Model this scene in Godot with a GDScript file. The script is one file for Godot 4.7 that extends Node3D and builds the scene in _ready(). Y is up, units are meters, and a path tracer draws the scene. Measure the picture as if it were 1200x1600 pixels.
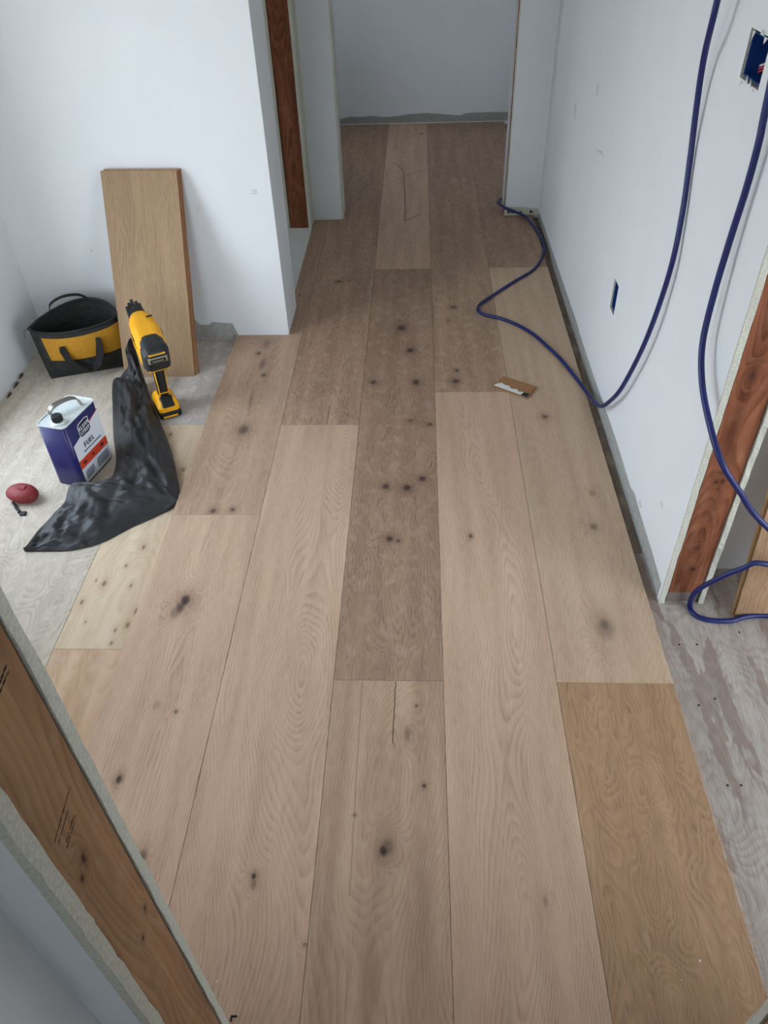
extends Node3D
# A hallway under renovation: wide oak planks half laid over plywood, bare door studs, tools on the left.

const FPX := 1199.0                       # focal length in pixels of the 1200 x 1600 frame
const EYE := Vector3(0, 1.41, 0)
const SUB := -0.016                       # top of the plywood subfloor; finished floor is y = 0
const TOP := 2.45
var cr: Vector3
var cd: Vector3
var cf: Vector3
var M := {}
var rng := RandomNumberGenerator.new()
var used := {}

# ------------------------------------------------------------------ pixels to places
func lens_axes() -> void:
	var fw := Vector3(53, -1056, FPX).normalized()
	var dn := Vector3(53, 1364, FPX).normalized()
	var rt := dn.cross(fw).normalized()
	if rt.x < 0.0:
		rt = -rt
	cr = Vector3(rt.x, -dn.x, -fw.x)
	cd = Vector3(rt.y, -dn.y, -fw.y)
	cf = Vector3(rt.z, -dn.z, -fw.z)

func ray(px: float, py: float) -> Vector3:
	return cr * (px - 600.0) + cd * (py - 800.0) + cf * FPX
func G(px: float, py: float, h := 0.0) -> Vector3:      # where the pixel meets the level y = h
	var d := ray(px, py)
	return EYE + d * ((h - EYE.y) / d.y)
func WX(px: float, py: float, x: float) -> Vector3:     # where it meets the wall plane x
	var d := ray(px, py)
	return EYE + d * (x / d.x)
func WZ(px: float, py: float, z: float) -> Vector3:
	var d := ray(px, py)
	return EYE + d * (z / d.z)

# ------------------------------------------------------------------ shape helpers
func flat() -> SurfaceTool:
	var st := SurfaceTool.new()
	st.begin(Mesh.PRIMITIVE_TRIANGLES)
	st.set_smooth_group(-1)
	return st
func soft() -> SurfaceTool:
	var st := SurfaceTool.new()
	st.begin(Mesh.PRIMITIVE_TRIANGLES)
	st.set_smooth_group(0)
	return st

func poly(st: SurfaceTool, pts: Array, out: Vector3, uvs: Array = []) -> void:
	var n := Vector3.ZERO
	for i in pts.size():
		var a: Vector3 = pts[i]
		var b: Vector3 = pts[(i + 1) % pts.size()]
		n += a.cross(b)
	var rev := n.dot(out) > 0.0
	for i in range(1, pts.size() - 1):
		var order := [0, i + 1, i] if rev else [0, i, i + 1]
		for k in order:
			if uvs.size():
				st.set_uv(uvs[k])
			st.add_vertex(pts[k])

func cbox(st: SurfaceTool, lo: Vector3, hi: Vector3, ch := 0.0, xf := Transform3D()) -> void:
	var c := (lo + hi) * 0.5
	var h := (hi - lo) * 0.5
	ch = minf(ch, minf(h.x, minf(h.y, h.z)) * 0.9)
	for a in 3:
		var b := (a + 1) % 3
		var d := (a + 2) % 3
		for s in [-1.0, 1.0]:
			var pts := []
			for q in [[-1.0, -1.0], [1.0, -1.0], [1.0, 1.0], [-1.0, 1.0]]:
				var p := Vector3.ZERO
				p[a] = s * h[a]
				p[b] = q[0] * (h[b] - ch)
				p[d] = q[1] * (h[d] - ch)
				pts.append(xf * (c + p))
			var o := Vector3.ZERO
			o[a] = s
			poly(st, pts, xf.basis * o)
		if ch > 0.0:
			for s1 in [-1.0, 1.0]:
				for s2 in [-1.0, 1.0]:
					var pts := []
					for q in [[0, -1.0], [1, -1.0], [1, 1.0], [0, 1.0]]:
						var p := Vector3.ZERO
						p[a] = s1 * (h[a] - (ch if q[0] == 1 else 0.0))
						p[b] = s2 * (h[b] - (0.0 if q[0] == 1 else ch))
						p[d] = q[1] * (h[d] - ch)
						pts.append(xf * (c + p))
					var o := Vector3.ZERO
					o[a] = s1
					o[b] = s2
					poly(st, pts, xf.basis * o)
	if ch > 0.0:
		for sx in [-1.0, 1.0]:
			for sy in [-1.0, 1.0]:
				for sz in [-1.0, 1.0]:
					poly(st, [xf * (c + Vector3(sx * h.x, sy * (h.y - ch), sz * (h.z - ch))), xf * (c + Vector3(sx * (h.x - ch), sy * h.y, sz * (h.z - ch))), xf * (c + Vector3(sx * (h.x - ch), sy * (h.y - ch), sz * h.z))], xf.basis * Vector3(sx, sy, sz))

func box(lo: Vector3, hi: Vector3, ch := 0.0, xf := Transform3D()) -> SurfaceTool:
	var st := flat()
	cbox(st, lo, hi, ch, xf)
	return st

func loft(st: SurfaceTool, rings: Array, closed := true, caps := true) -> void:
	var n: int = rings[0].size()
	for i in rings.size() - 1:
		var mid := Vector3.ZERO
		for p in rings[i]:
			mid += p / n
		for k in (n if closed else n - 1):
			var a: Vector3 = rings[i][k]
			var b: Vector3 = rings[i][(k + 1) % n]
			var c: Vector3 = rings[i + 1][(k + 1) % n]
			var d: Vector3 = rings[i + 1][k]
			poly(st, [a, b, c], (a + b + c + d) / 4.0 - mid)
			poly(st, [a, c, d], (a + b + c + d) / 4.0 - mid)
	if caps:
		for e in [0, rings.size() - 1]:
			var m := Vector3.ZERO
			for p in rings[e]:
				m += p / n
			var other := Vector3.ZERO
			for p in rings[1 if e == 0 else rings.size() - 2]:
				other += p / n
			for k in n:
				poly(st, [m, rings[e][k], rings[e][(k + 1) % n]], m - other)

func tube(st: SurfaceTool, path: Array, r: float, sides := 10, flatten := 1.0) -> void:
	var rings := []
	var up := Vector3.UP
	for i in path.size():
		var t: Vector3 = (path[mini(i + 1, path.size() - 1)] - path[maxi(i - 1, 0)]).normalized()
		if absf(t.dot(up)) > 0.95:
			up = Vector3.RIGHT if absf(t.x) < 0.8 else Vector3.BACK
		var side := t.cross(up).normalized()
		up = side.cross(t).normalized()
		var ring := []
		for k in sides:
			var a := TAU * k / sides
			ring.append(path[i] + side * cos(a) * r + up * sin(a) * r * flatten)
		rings.append(ring)
	loft(st, rings)

func catmull(p: Array, per := 8) -> Array:
	var out := []
	for i in p.size() - 1:
		var a: Vector3 = p[maxi(i - 1, 0)]
		var b: Vector3 = p[i]
		var c: Vector3 = p[i + 1]
		var d: Vector3 = p[mini(i + 2, p.size() - 1)]
		for k in per:
			out.append(b.cubic_interpolate(c, a, d, float(k) / per))
	out.append(p[-1])
	return out

func lathe(st: SurfaceTool, prof: Array, sides := 20, xf := Transform3D()) -> void:   # prof of (radius, height)
	var rings := []
	for q in prof:
		var ring := []
		for k in sides:
			var a := TAU * k / sides
			ring.append(xf * Vector3(q[0] * cos(a), q[1], q[0] * sin(a)))
		rings.append(ring)
	loft(st, rings)

func prism(st: SurfaceTool, outline: Array, depth: Vector3) -> void:   # a flat outline pushed along depth
	var mid := Vector3.ZERO
	for p in outline:
		mid += p / outline.size()
	var back := []
	for p in outline:
		back.append(p + depth)
	var ax := depth.normalized()
	var ux := (ax.cross(Vector3.UP) if absf(ax.y) < 0.9 else ax.cross(Vector3.RIGHT)).normalized()
	var uy := ax.cross(ux)
	var flat_pts := PackedVector2Array()
	for p in outline:
		flat_pts.append(Vector2((p - mid).dot(ux), (p - mid).dot(uy)) * 100.0)
	var ids := Geometry2D.triangulate_polygon(flat_pts)
	for t in range(0, ids.size(), 3):
		poly(st, [outline[ids[t]], outline[ids[t + 1]], outline[ids[t + 2]]], -depth)
		poly(st, [back[ids[t]], back[ids[t + 1]], back[ids[t + 2]]], depth)
	for i in outline.size():
		var j := (i + 1) % outline.size()
		poly(st, [outline[i], outline[j], back[j], back[i]], (outline[i] + outline[j]) * 0.5 - mid)

func rounded(w: float, d: float, r: float, y: float, seg := 5) -> Array:   # rounded rectangle round the origin
	var out := []
	for q in [[1, 1, 0], [-1, 1, 1], [-1, -1, 2], [1, -1, 3]]:
		for k in seg + 1:
			var a: float = PI / 2 * (q[2] + float(k) / seg)
			out.append(Vector3(q[0] * (w / 2 - r) + cos(a) * r, y, q[1] * (d / 2 - r) + sin(a) * r))
	return out

# ------------------------------------------------------------------ node helpers
func numbered(n: String) -> String:
	used[n] = used.get(n, -1) + 1
	return n if used[n] == 0 else "%s_%03d" % [n, used[n]]

func obj(called: String, st: SurfaceTool, m: Material, parent: Node = self) -> MeshInstance3D:
	st.generate_normals()
	return put(called, st.commit(), m, parent)

func put(called: String, mesh: Mesh, m: Material, parent: Node = self) -> MeshInstance3D:
	var o := MeshInstance3D.new()
	o.name = numbered(called) if parent == self else called
	o.mesh = mesh
	o.material_override = m
	parent.add_child(o, true)
	return o

func thing(called: String, label: String, category: String, group := "", at := Transform3D()) -> Node3D:
	var o := Node3D.new()
	o.name = numbered(called)
	add_child(o, true)
	o.transform = at
	tag(o, label, category, group)
	return o

func tag(o: Node, label: String, category: String, group := "") -> void:
	o.set_meta("label", label)
	o.set_meta("category", category)
	if group:
		o.set_meta("group", group)

func struct(called: String) -> Node3D:
	var o := Node3D.new()
	o.name = called
	add_child(o, true)
	o.set_meta("kind", "structure")
	return o

func wall(parent: Node, called: String, lo: Vector3, hi: Vector3, m: Material) -> void:
	obj(called, box(lo, hi), m, parent)

# ------------------------------------------------------------------ materials
func mat(c: Color, rough := 0.8, metal := 0.0, spec := 0.5) -> StandardMaterial3D:
	var m := StandardMaterial3D.new()
	m.albedo_color = c
	m.roughness = rough
	m.metallic = metal
	m.metallic_specular = spec
	return m

func textured(t: Texture2D, rough := 0.6, spec := 0.4) -> StandardMaterial3D:
	var m := mat(Color.WHITE, rough, 0.0, spec)
	m.albedo_texture = t
	m.texture_repeat = false
	return m

func mottled(c1: Color, c2: Color, freq: float, scale: float, rough := 0.85, sd := 1, bump := 0.0) -> StandardMaterial3D:
	var nz := FastNoiseLite.new()
	nz.seed = sd
	nz.frequency = freq
	nz.fractal_octaves = 5
	var t := NoiseTexture2D.new()
	t.width = 256
	t.height = 256
	t.seamless = true
	t.noise = nz
	var g := Gradient.new()
	g.colors = PackedColorArray([c1, c2])
	t.color_ramp = g
	var m := mat(Color.WHITE, rough)
	m.albedo_texture = t
	m.uv1_triplanar = true
	m.uv1_world_triplanar = true
	m.uv1_scale = Vector3.ONE * scale
	if bump > 0.0:
		var b := NoiseTexture2D.new()
		b.width = 256
		b.height = 256
		b.seamless = true
		b.noise = nz
		b.as_normal_map = true
		b.bump_strength = 4.0
		m.normal_enabled = true
		m.normal_texture = b
		m.normal_scale = bump
	return m

# a smooth float noise field of w x h with nu x nv features, 0..1
func field(w: int, h: int, nu: float, nv: float, sd: int, oct := 3) -> PackedFloat32Array:
	var sw := clampi(int(ceil(nu * 6.0)), 4, w)
	var sh := clampi(int(ceil(nv * 6.0)), 4, h)
	var nz := FastNoiseLite.new()
	nz.noise_type = FastNoiseLite.TYPE_SIMPLEX_SMOOTH
	nz.seed = sd
	nz.frequency = 1.0
	nz.fractal_octaves = oct
	var im := Image.create_empty(sw, sh, false, Image.FORMAT_RF)
	for y in sh:
		for x in sw:
			var v := nz.get_noise_2d(nu * x / sw, nv * y / sh)
			im.set_pixel(x, y, Color(clampf(0.5 + v * 0.75, 0, 1), 0, 0))
	im.resize(w, h, Image.INTERPOLATE_CUBIC)
	return im.get_data().to_float32_array()

# Sawn wood: growth rings cut along a slowly drifting heart, fibres along v, knots that push the rings aside.
# o: base, dark (colours), k (rings a metre), heart (0..1 across), deep, drift, warp, ring, fibre, tone, pale, knots [[u, v, r, strength, stretch]], dust, pores
func wood(wm: float, lm: float, ppm: float, sd: int, o: Dictionary) -> Image:
	ppm = minf(ppm, 2040.0 / maxf(lm, wm))
	var w := maxi(int(wm * ppm), 16)
	var h := maxi(int(lm * ppm), 16)
	var base: Color = o.base
	var dark: Color = o.dark
	var pale: Color = o.get("pale_color", Color(0.86, 0.79, 0.70))
	var kn: Color = o.get("knot", Color(0.25, 0.19, 0.17))
	var halo: Color = o.get("halo", dark.lerp(kn, 0.22))
	var k: float = o.get("k", 190.0)
	var cring: float = o.get("ring", 0.35)
	var cfib: float = o.get("fibre", 0.35)
	var ctone: float = o.get("tone", 0.35)
	var cpale: float = o.get("pale", 0.2)
	var wamp: float = o.get("warp", 5.0)
	var dust: float = o.get("dust", 0.0)
	var cell: Vector2 = o.get("cell", Vector2(0.11, 0.75))
	var warp := field(w, h, wm / cell.x, lm / cell.y, sd, 3)
	var fib := field(w, h, wm / 0.0016, lm / 0.055, sd + 11, 2)
	var tone := field(w, h, wm / 0.06, lm / 0.7, sd + 23, 3)
	var dst := field(w, h, wm / 0.05, lm / 0.06, sd + 37, 4)
	var grain := field(w, h, wm / 0.035, lm / 0.30, sd + 51, 2)
	var rough := field(w, h, wm / 0.012, lm / 0.014, sd + 61, 2)
	var mpp := wm / w
	var n1 := FastNoiseLite.new()
	n1.seed = sd + 5
	n1.frequency = 0.8
	n1.fractal_octaves = 2
	var data := PackedByteArray()
	data.resize(w * h * 3)
	var knots: Array = o.get("knots", [])
	var at := 0
	for y in h:
		var vm := y * mpp
		var heart: float = (o.get("heart", 0.5) + o.get("drift", 0.1) * n1.get_noise_1d(vm + sd)) * wm
		var deep: float = o.get("deep", 0.04) * (1.1 + 1.6 * n1.get_noise_1d(vm * 1.3 + 70.0 + sd))
		var d2 := deep * deep
		var near := []
		for q in knots:
			if absf(vm - q[1]) < q[2] * 4.7 * q[4]:
				near.append(q)
		for x in w:
			var i := y * w + x
			var um := x * mpp
			var du := um - heart
			var t := sqrt(du * du + d2) * k + (warp[i] - 0.5) * wamp
			var kd := 0.0
			var kh := 0.0
			for q in near:
				var a: float = (um - q[0]) / q[2]
				var b: float = (vm - q[1]) / (q[2] * q[4])
				var e := a * a + b * b
				if e < 22.0:
					t += 5.0 * exp(-e * 0.16)
					var e1 := e * (0.55 + 0.9 * rough[i])
					kd = maxf(kd, q[3] * 0.95 * exp(-e1 * e1 * 2.2))
					kh = maxf(kh, q[3] * 0.62 * exp(-e * 0.24) * (0.5 + rough[i]))
			var fr := t - floorf(t)
			var ln := fr * fr
			if fr > 0.82:
				ln *= (1.0 - fr) * 5.5
			var f := fib[i] - 0.5
			ln *= 0.35 + 1.3 * grain[i]
			var v := 1.0 - cring * ln - cfib * maxf(f, -0.3) - ctone * (tone[i] - 0.45)
			v = clampf(v, -0.3, 1.25)
			var r := dark.r + (base.r - dark.r) * v
			var gg := dark.g + (base.g - dark.g) * v
			var b2 := dark.b + (base.b - dark.b) * v
			var pl := cpale * clampf((ln - 0.3) * 2.0, 0.0, 1.0) * clampf(0.2 - f * 3.0, 0.0, 1.0)
			if dust > 0.0:
				pl += dust * clampf((dst[i] - 0.58) * 4.0, 0.0, 1.0)
			r += (pale.r - r) * pl
			gg += (pale.g - gg) * pl
			b2 += (pale.b - b2) * pl
			if kh > 0.0:
				kh = minf(kh, 0.8)
				r += (halo.r - r) * kh
				gg += (halo.g - gg) * kh
				b2 += (halo.b - b2) * kh
				kd = minf(kd, 1.0)
				r += (kn.r - r) * kd
				gg += (kn.g - gg) * kd
				b2 += (kn.b - b2) * kd
			data[at] = int(clampf(r, 0, 1) * 255.0)
			data[at + 1] = int(clampf(gg, 0, 1) * 255.0)
			data[at + 2] = int(clampf(b2, 0, 1) * 255.0)
			at += 3
	return Image.create_from_data(w, h, false, Image.FORMAT_RGB8, data)

func scratch(im: Image, pts: Array, c: Color, width := 1, ink := 0.75) -> void:   # a crack, a pencil line: pts in pixels of the image
	for i in pts.size() - 1:
		var a: Vector2 = pts[i]
		var b: Vector2 = pts[i + 1]
		var n := int(a.distance_to(b)) + 1
		for s in n + 1:
			var p := a.lerp(b, float(s) / n)
			for q in width:
				var x := int(p.x) + q
				var y := int(p.y)
				if x >= 0 and y >= 0 and x < im.get_width() and y < im.get_height():
					im.set_pixel(x, y, im.get_pixel(x, y).lerp(c, ink))

func tex(im: Image) -> ImageTexture:
	return ImageTexture.create_from_image(im)

# a floor board: bevelled top, its texture laid once over the top
func board(x0: float, x1: float, z0: float, z1: float, y0: float, y1: float) -> ArrayMesh:
	var st := flat()
	var c := 0.0011
	var g := 0.0003
	x0 += g
	x1 -= g
	z0 += g
	z1 -= g
	var o := [Vector3(x0, y1 - c, z0), Vector3(x1, y1 - c, z0), Vector3(x1, y1 - c, z1), Vector3(x0, y1 - c, z1)]
	var i := [Vector3(x0 + c, y1, z0 + c), Vector3(x1 - c, y1, z0 + c), Vector3(x1 - c, y1, z1 - c), Vector3(x0 + c, y1, z1 - c)]
	var uv := [Vector2(0, 0), Vector2(1, 0), Vector2(1, 1), Vector2(0, 1)]
	var mid := Vector3((x0 + x1) / 2, y1, (z0 + z1) / 2)
	poly(st, i, Vector3.UP, uv)
	for k in 4:
		var j := (k + 1) % 4
		var out: Vector3 = (o[k] + o[j]) / 2 - mid
		poly(st, [o[k], o[j], i[j], i[k]], out + Vector3.UP * 0.01, [uv[k], uv[j], uv[j], uv[k]])
		poly(st, [o[k], o[j], Vector3(o[j].x, y0, o[j].z), Vector3(o[k].x, y0, o[k].z)], out, [uv[k], uv[j], uv[j], uv[k]])
	poly(st, [Vector3(x0, y0, z0), Vector3(x1, y0, z0), Vector3(x1, y0, z1), Vector3(x0, y0, z1)], Vector3.DOWN, uv)
	st.generate_normals()
	return st.commit()

# ------------------------------------------------------------------ the scene
func _ready() -> void:
	rng.seed = 7
	lens_axes()
	camera_and_light()
	materials()
	room()
	floor_boards()
	outlets()
	leaning_planks()
	air_hose()
	fuel_can()
	tool_bag()
	plastic_bag()
	drill()
	chalk_reel()
	small_things()

func camera_and_light() -> void:
	var cam := Camera3D.new()
	cam.name = "camera"
	cam.transform = Transform3D(Basis(cr, -cd, -cf).orthonormalized(), EYE)
	cam.fov = rad_to_deg(2.0 * atan(800.0 / FPX))
	cam.near = 0.02
	cam.far = 100.0
	add_child(cam)
	cam.current = true
	var sky_m := ProceduralSkyMaterial.new()
	sky_m.sky_top_color = Color(0.84, 0.90, 0.97)
	sky_m.sky_horizon_color = Color(0.95, 0.975, 1.0)
	sky_m.ground_horizon_color = Color(0.62, 0.64, 0.62)
	sky_m.ground_bottom_color = Color(0.45, 0.45, 0.43)
	var sky := Sky.new()
	sky.sky_material = sky_m
	var e := Environment.new()
	e.background_mode = Environment.BG_SKY
	e.sky = sky
	e.background_energy_multiplier = 9.1
	e.tonemap_mode = Environment.TONE_MAPPER_LINEAR
	e.tonemap_exposure = 1.0
	e.sdfgi_enabled = true
	e.ssao_enabled = true
	e.ssil_enabled = true
	var we := WorldEnvironment.new()
	we.name = "environment"
	we.environment = e
	add_child(we)

func materials() -> void:
	M.paint = mottled(Color(0.910, 0.922, 0.928), Color(0.925, 0.935, 0.940), 0.02, 0.7, 0.75, 3)
	M.bare = mottled(Color(0.60, 0.60, 0.58), Color(0.70, 0.70, 0.67), 0.04, 4.0, 0.95, 5)
	M.gypsum = mottled(Color(0.74, 0.74, 0.68), Color(0.88, 0.87, 0.81), 0.06, 9.0, 0.95, 6)
	M.ceiling = mat(Color(0.88, 0.88, 0.87), 0.9)
	M.chip = mottled(Color(0.22, 0.19, 0.17), Color(0.38, 0.33, 0.29), 0.05, 20.0, 0.9, 95)
	M.webbing = mat(Color(0.075, 0.075, 0.078), 0.85)
	M.scuff = mat(Color(0.83, 0.835, 0.84), 0.85)
	M.gap = mat(Color(0.06, 0.05, 0.045), 0.95)
	M.hose = mottled(Color(0.07, 0.105, 0.34), Color(0.10, 0.15, 0.42), 0.02, 6.0, 0.42, 8)
	M.black = mat(Color(0.055, 0.055, 0.06), 0.55)
	M.rubber = mat(Color(0.10, 0.10, 0.11), 0.7)
	M.yellow = mat(Color(0.93, 0.66, 0.03), 0.42)
	M.metal = mat(Color(0.50, 0.49, 0.46), 0.38, 0.85)
	M.tin = mottled(Color(0.78, 0.81, 0.80), Color(0.86, 0.88, 0.87), 0.03, 8.0, 0.4, 9)
	M.blue_can = mottled(Color(0.105, 0.105, 0.33), Color(0.125, 0.125, 0.38), 0.02, 7.0, 0.36, 10)
	M.label = mat(Color(0.87, 0.88, 0.90), 0.45)
	M.orange = mat(Color(0.82, 0.27, 0.15), 0.5)
	M.navy = mat(Color(0.07, 0.07, 0.22), 0.45)
	M.print_grey = mat(Color(0.55, 0.57, 0.62), 0.6)
	M.white = mat(Color(0.88, 0.88, 0.86), 0.8)
	M.plate = mottled(Color(0.42, 0.38, 0.35), Color(0.58, 0.53, 0.49), 0.08, 12.0, 0.9, 12)

func win_wall(parent: Node3D, along: int, at: float, thick: float, a0: float, a1: float, y0: float, y1: float, w0: float, w1: float, v0: float, v1: float, m: Material = M.paint) -> void:
	# a wall across axis «along» (0: plane of x, 2: plane of z) with an opening w0..w1 by v0..v1
	for q in [[a0, w0, y0, y1], [w1, a1, y0, y1], [w0, w1, y0, v0], [w0, w1, v1, y1]]:
		var lo := Vector3(at, q[2], q[0]) if along == 0 else Vector3(q[0], q[2], at)
		var hi := Vector3(at + thick, q[3], q[1]) if along == 0 else Vector3(q[1], q[3], at + thick)
		wall(parent, "wall_section", lo, hi, m)

func window_frame(called: String, along: int, at: float, w0: float, w1: float, v0: float, v1: float) -> void:
	var s := struct(called)
	for q in [[w0, w0 + 0.05, v0, v1], [w1 - 0.05, w1, v0, v1], [w0 + 0.05, w1 - 0.05, v0, v0 + 0.05], [w0 + 0.05, w1 - 0.05, v1 - 0.05, v1], [(w0 + w1) / 2 - 0.02, (w0 + w1) / 2 + 0.02, v0 + 0.05, v1 - 0.05]]:
		var lo := Vector3(at, q[2], q[0]) if along == 0 else Vector3(q[0], q[2], at)
		var hi := Vector3(at + 0.05, q[3], q[1]) if along == 0 else Vector3(q[1], q[3], at + 0.05)
		obj("window_frame", box(lo, hi, 0.004), M.white, s)

# a strip of gypsum board seen on its cut edge: long in y, ragged along its end face. lo, hi: box; axis: the axis the cut faces; side: which way
func ragged(lo: Vector3, hi: Vector3, axis: int, side: float, rough: float, sd: int) -> SurfaceTool:
	var st := flat()
	var r := RandomNumberGenerator.new()
	r.seed = sd
	var o := 2 if axis == 0 else 0
	var rings := []
	var y := lo.y
	while true:
		var e1 := r.randf_range(-rough, rough * 0.6)
		var e2 := r.randf_range(-rough, rough * 0.6)
		var w1 := r.randf_range(0, rough * 0.5)
		var w2 := r.randf_range(0, rough * 0.5)
		var cut := hi[axis] if side > 0 else lo[axis]
		var back := lo[axis] if side > 0 else hi[axis]
		var ring := []
		for q in [[back, lo[o]], [back, hi[o]], [cut + side * e1, hi[o] - w1], [cut + side * e2, lo[o] + w2]]:
			var p := Vector3(0, y, 0)
			p[axis] = q[0]
			p[o] = q[1]
			ring.append(p)
		rings.append(ring)
		if y >= hi.y:
			break
		y = minf(y + r.randf_range(0.008, 0.035), hi.y)
	loft(st, rings)
	return st

# bare board showing where a baseboard was: a thin film with a wavering upper edge, on a wall face
func bare_strip(parent: Node, pts: Array, thick: Vector3, m: Material) -> void:
	var st := flat()
	prism(st, pts, thick)
	obj("unpainted_strip", st, m, parent)

func stud(parent: Node, lo: Vector3, hi: Vector3, face: int, m: Material, called := "stud") -> void:
	# face 0: the wide face looks along x; 2: along z. The texture is laid once over that face (u across, v down)
	var st := flat()
	var a := 2 if face == 0 else 0
	for f in 3:
		for s in [0, 1]:
			var b := (f + 1) % 3
			var c := (f + 2) % 3
			var pts := []
			var uvs := []
			for q in [[0, 0], [1, 0], [1, 1], [0, 1]]:
				var p := Vector3.ZERO
				p[f] = hi[f] if s else lo[f]
				p[b] = hi[b] if q[0] else lo[b]
				p[c] = hi[c] if q[1] else lo[c]
				pts.append(p)
				uvs.append(Vector2((p[a] - lo[a]) / (hi[a] - lo[a]), (hi.y - p.y) / (hi.y - lo.y)))
			var o := Vector3.ZERO
			o[f] = 1.0 if s else -1.0
			poly(st, pts, o, uvs)
	obj(called, st, m, parent)

func room() -> void:
	# --- ceiling and the floor's underside
	var c := struct("ceiling")
	wall(c, "ceiling_board", Vector3(-2.3, TOP, -5.7), Vector3(3.9, TOP + 0.1, 2.7), M.ceiling)
	# --- alcove on the left: its back wall, whose end faces the hallway
	var wb := struct("wall_back")
	wall(wb, "drywall_sheet", Vector3(-1.6, SUB - 0.01, -2.86), Vector3(-0.49, TOP, -2.625), M.paint)
	bare_strip(wb, [Vector3(-0.93, 0.07, -2.6248), Vector3(-0.842, 0.07, -2.6248), Vector3(-0.826, 0.046, -2.6248), Vector3(-0.79, 0.044, -2.6248), Vector3(-0.776, 0.055, -2.6248), Vector3(-0.70, 0.049, -2.6248), Vector3(-0.68, -0.014, -2.6248), Vector3(-0.93, -0.014, -2.6248)], Vector3(0, 0, 0.0012), M.bare)
	var wl := struct("wall_left")
	win_wall(wl, 0, -1.56, 0.12, -2.625, -0.257, SUB, TOP, -2.12, -1.40, 0.10, 1.85, M.paint)
	window_frame("added_window_5", 0, -1.54, -2.12, -1.40, 0.10, 1.85)  # unseen opening, added to brighten the right wall and the alcove subfloor
	# --- left doorway off the hallway and the dim room behind it
	var wh := struct("wall_hall_left")
	wall(wh, "header", Vector3(-0.63, 2.05, -3.70), Vector3(-0.513, TOP, -2.86), M.paint)
	obj("drywall_sheet", ragged(Vector3(-0.528, SUB, -3.79), Vector3(-0.513, 2.05, -3.68), 2, 1.0, 0.0015, 21), M.gypsum, wh)
	obj("drywall_sheet", ragged(Vector3(-0.632, SUB, -3.79), Vector3(-0.618, 2.05, -3.68), 2, 1.0, 0.0015, 22), M.gypsum, wh)
	stud(wh, Vector3(-0.617, SUB, -3.73), Vector3(-0.529, 2.05, -3.686), 2, stud_mat(0.089, 2.05, 300.0, 51, "plain"))
	wall(wh, "room_wall", Vector3(-2.0, SUB, -4.25), Vector3(-0.63, TOP, -4.15), M.paint)
	wall(wh, "room_wall", Vector3(-2.1, SUB, -4.25), Vector3(-2.0, TOP, -2.6), M.paint)
	var th := struct("trim_1")
	obj("threshold_board", box(Vector3(-0.625, SUB, -3.682), Vector3(-0.512, 0.003, -2.86), 0.0015), M.white, th)
	# --- doorway at the end of the hallway
	var wfl := struct("wall_far_left")
	wall(wfl, "drywall_sheet", Vector3(-0.632, SUB, -3.803), Vector3(-0.372, TOP, -3.79), M.paint)
	obj("drywall_edge", ragged(Vector3(-0.373, 0.003, -3.803), Vector3(-0.363, 2.05, -3.789), 0, 1.0, 0.002, 23), M.gypsum, wfl)
	stud(wfl, Vector3(-0.42, SUB, -3.892), Vector3(-0.377, 2.05, -3.804), 0, stud_mat(0.088, 2.05, 250.0, 52, "plain"))
	wall(wfl, "drywall_sheet", Vector3(-1.1, SUB, -3.905), Vector3(-0.366, TOP, -3.893), M.paint)
	wall(wfl, "wall_core", Vector3(-0.63, SUB, -3.893), Vector3(-0.42, TOP, -3.803), M.paint)
	var wfr := struct("wall_far_right")
	wall(wfr, "drywall_sheet", Vector3(0.428, SUB + 0.018, -3.812), Vector3(0.588, TOP, -3.80), M.paint)
	obj("drywall_edge", ragged(Vector3(0.423, SUB + 0.018, -3.812), Vector3(0.4285, 2.05, -3.80), 0, -1.0, 0.0015, 24), M.gypsum, wfr)
	stud(wfr, Vector3(0.429, SUB, -3.90), Vector3(0.47, 2.05, -3.813), 0, stud_mat(0.087, 2.05, 250.0, 53, "plain"))
	wall(wfr, "wall_core", Vector3(0.47, SUB, -3.90), Vector3(0.60, TOP, -3.813), M.paint)
	wall(wfr, "drywall_sheet", Vector3(0.418, SUB, -3.913), Vector3(0.60, TOP, -3.901), M.paint)
	bare_strip(wfr, [Vector3(0.4245, 0.045, -3.7998), Vector3(0.47, 0.043, -3.7998), Vector3(0.52, 0.041, -3.7998), Vector3(0.545, 0.036, -3.7998), Vector3(0.587, 0.034, -3.7998), Vector3(0.587, 0.003, -3.7998), Vector3(0.4245, 0.003, -3.7998)], Vector3(0, 0, 0.001), M.gypsum)
	var pm := flat()
	for q in [[0.436, 0.008, 0.022], [0.447, 0.005, 0.022], [0.4535, 0.004, 0.022], [0.459, 0.007, 0.02], [0.468, 0.006, 0.02], [0.494, 0.004, 0.012], [0.501, 0.005, 0.014], [0.545, 0.008, 0.018], [0.556, 0.005, 0.014]]:
		cbox(pm, Vector3(q[0], 0.012, -3.7990), Vector3(q[0] + q[1], 0.012 + q[2] * 0.8, -3.7985))
	obj("stamped_print", pm, M.gap, wfr)
	var wh2 := struct("wall_far_header")
	wall(wh2, "header", Vector3(-0.372, 2.05, -3.905), Vector3(0.428, TOP, -3.79), M.paint)
	# --- far room
	var wf := struct("wall_far")
	wall(wf, "drywall_sheet", Vector3(-1.2, SUB, -5.56), Vector3(0.75, TOP, -5.45), M.paint)
	var tp := []
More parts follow.
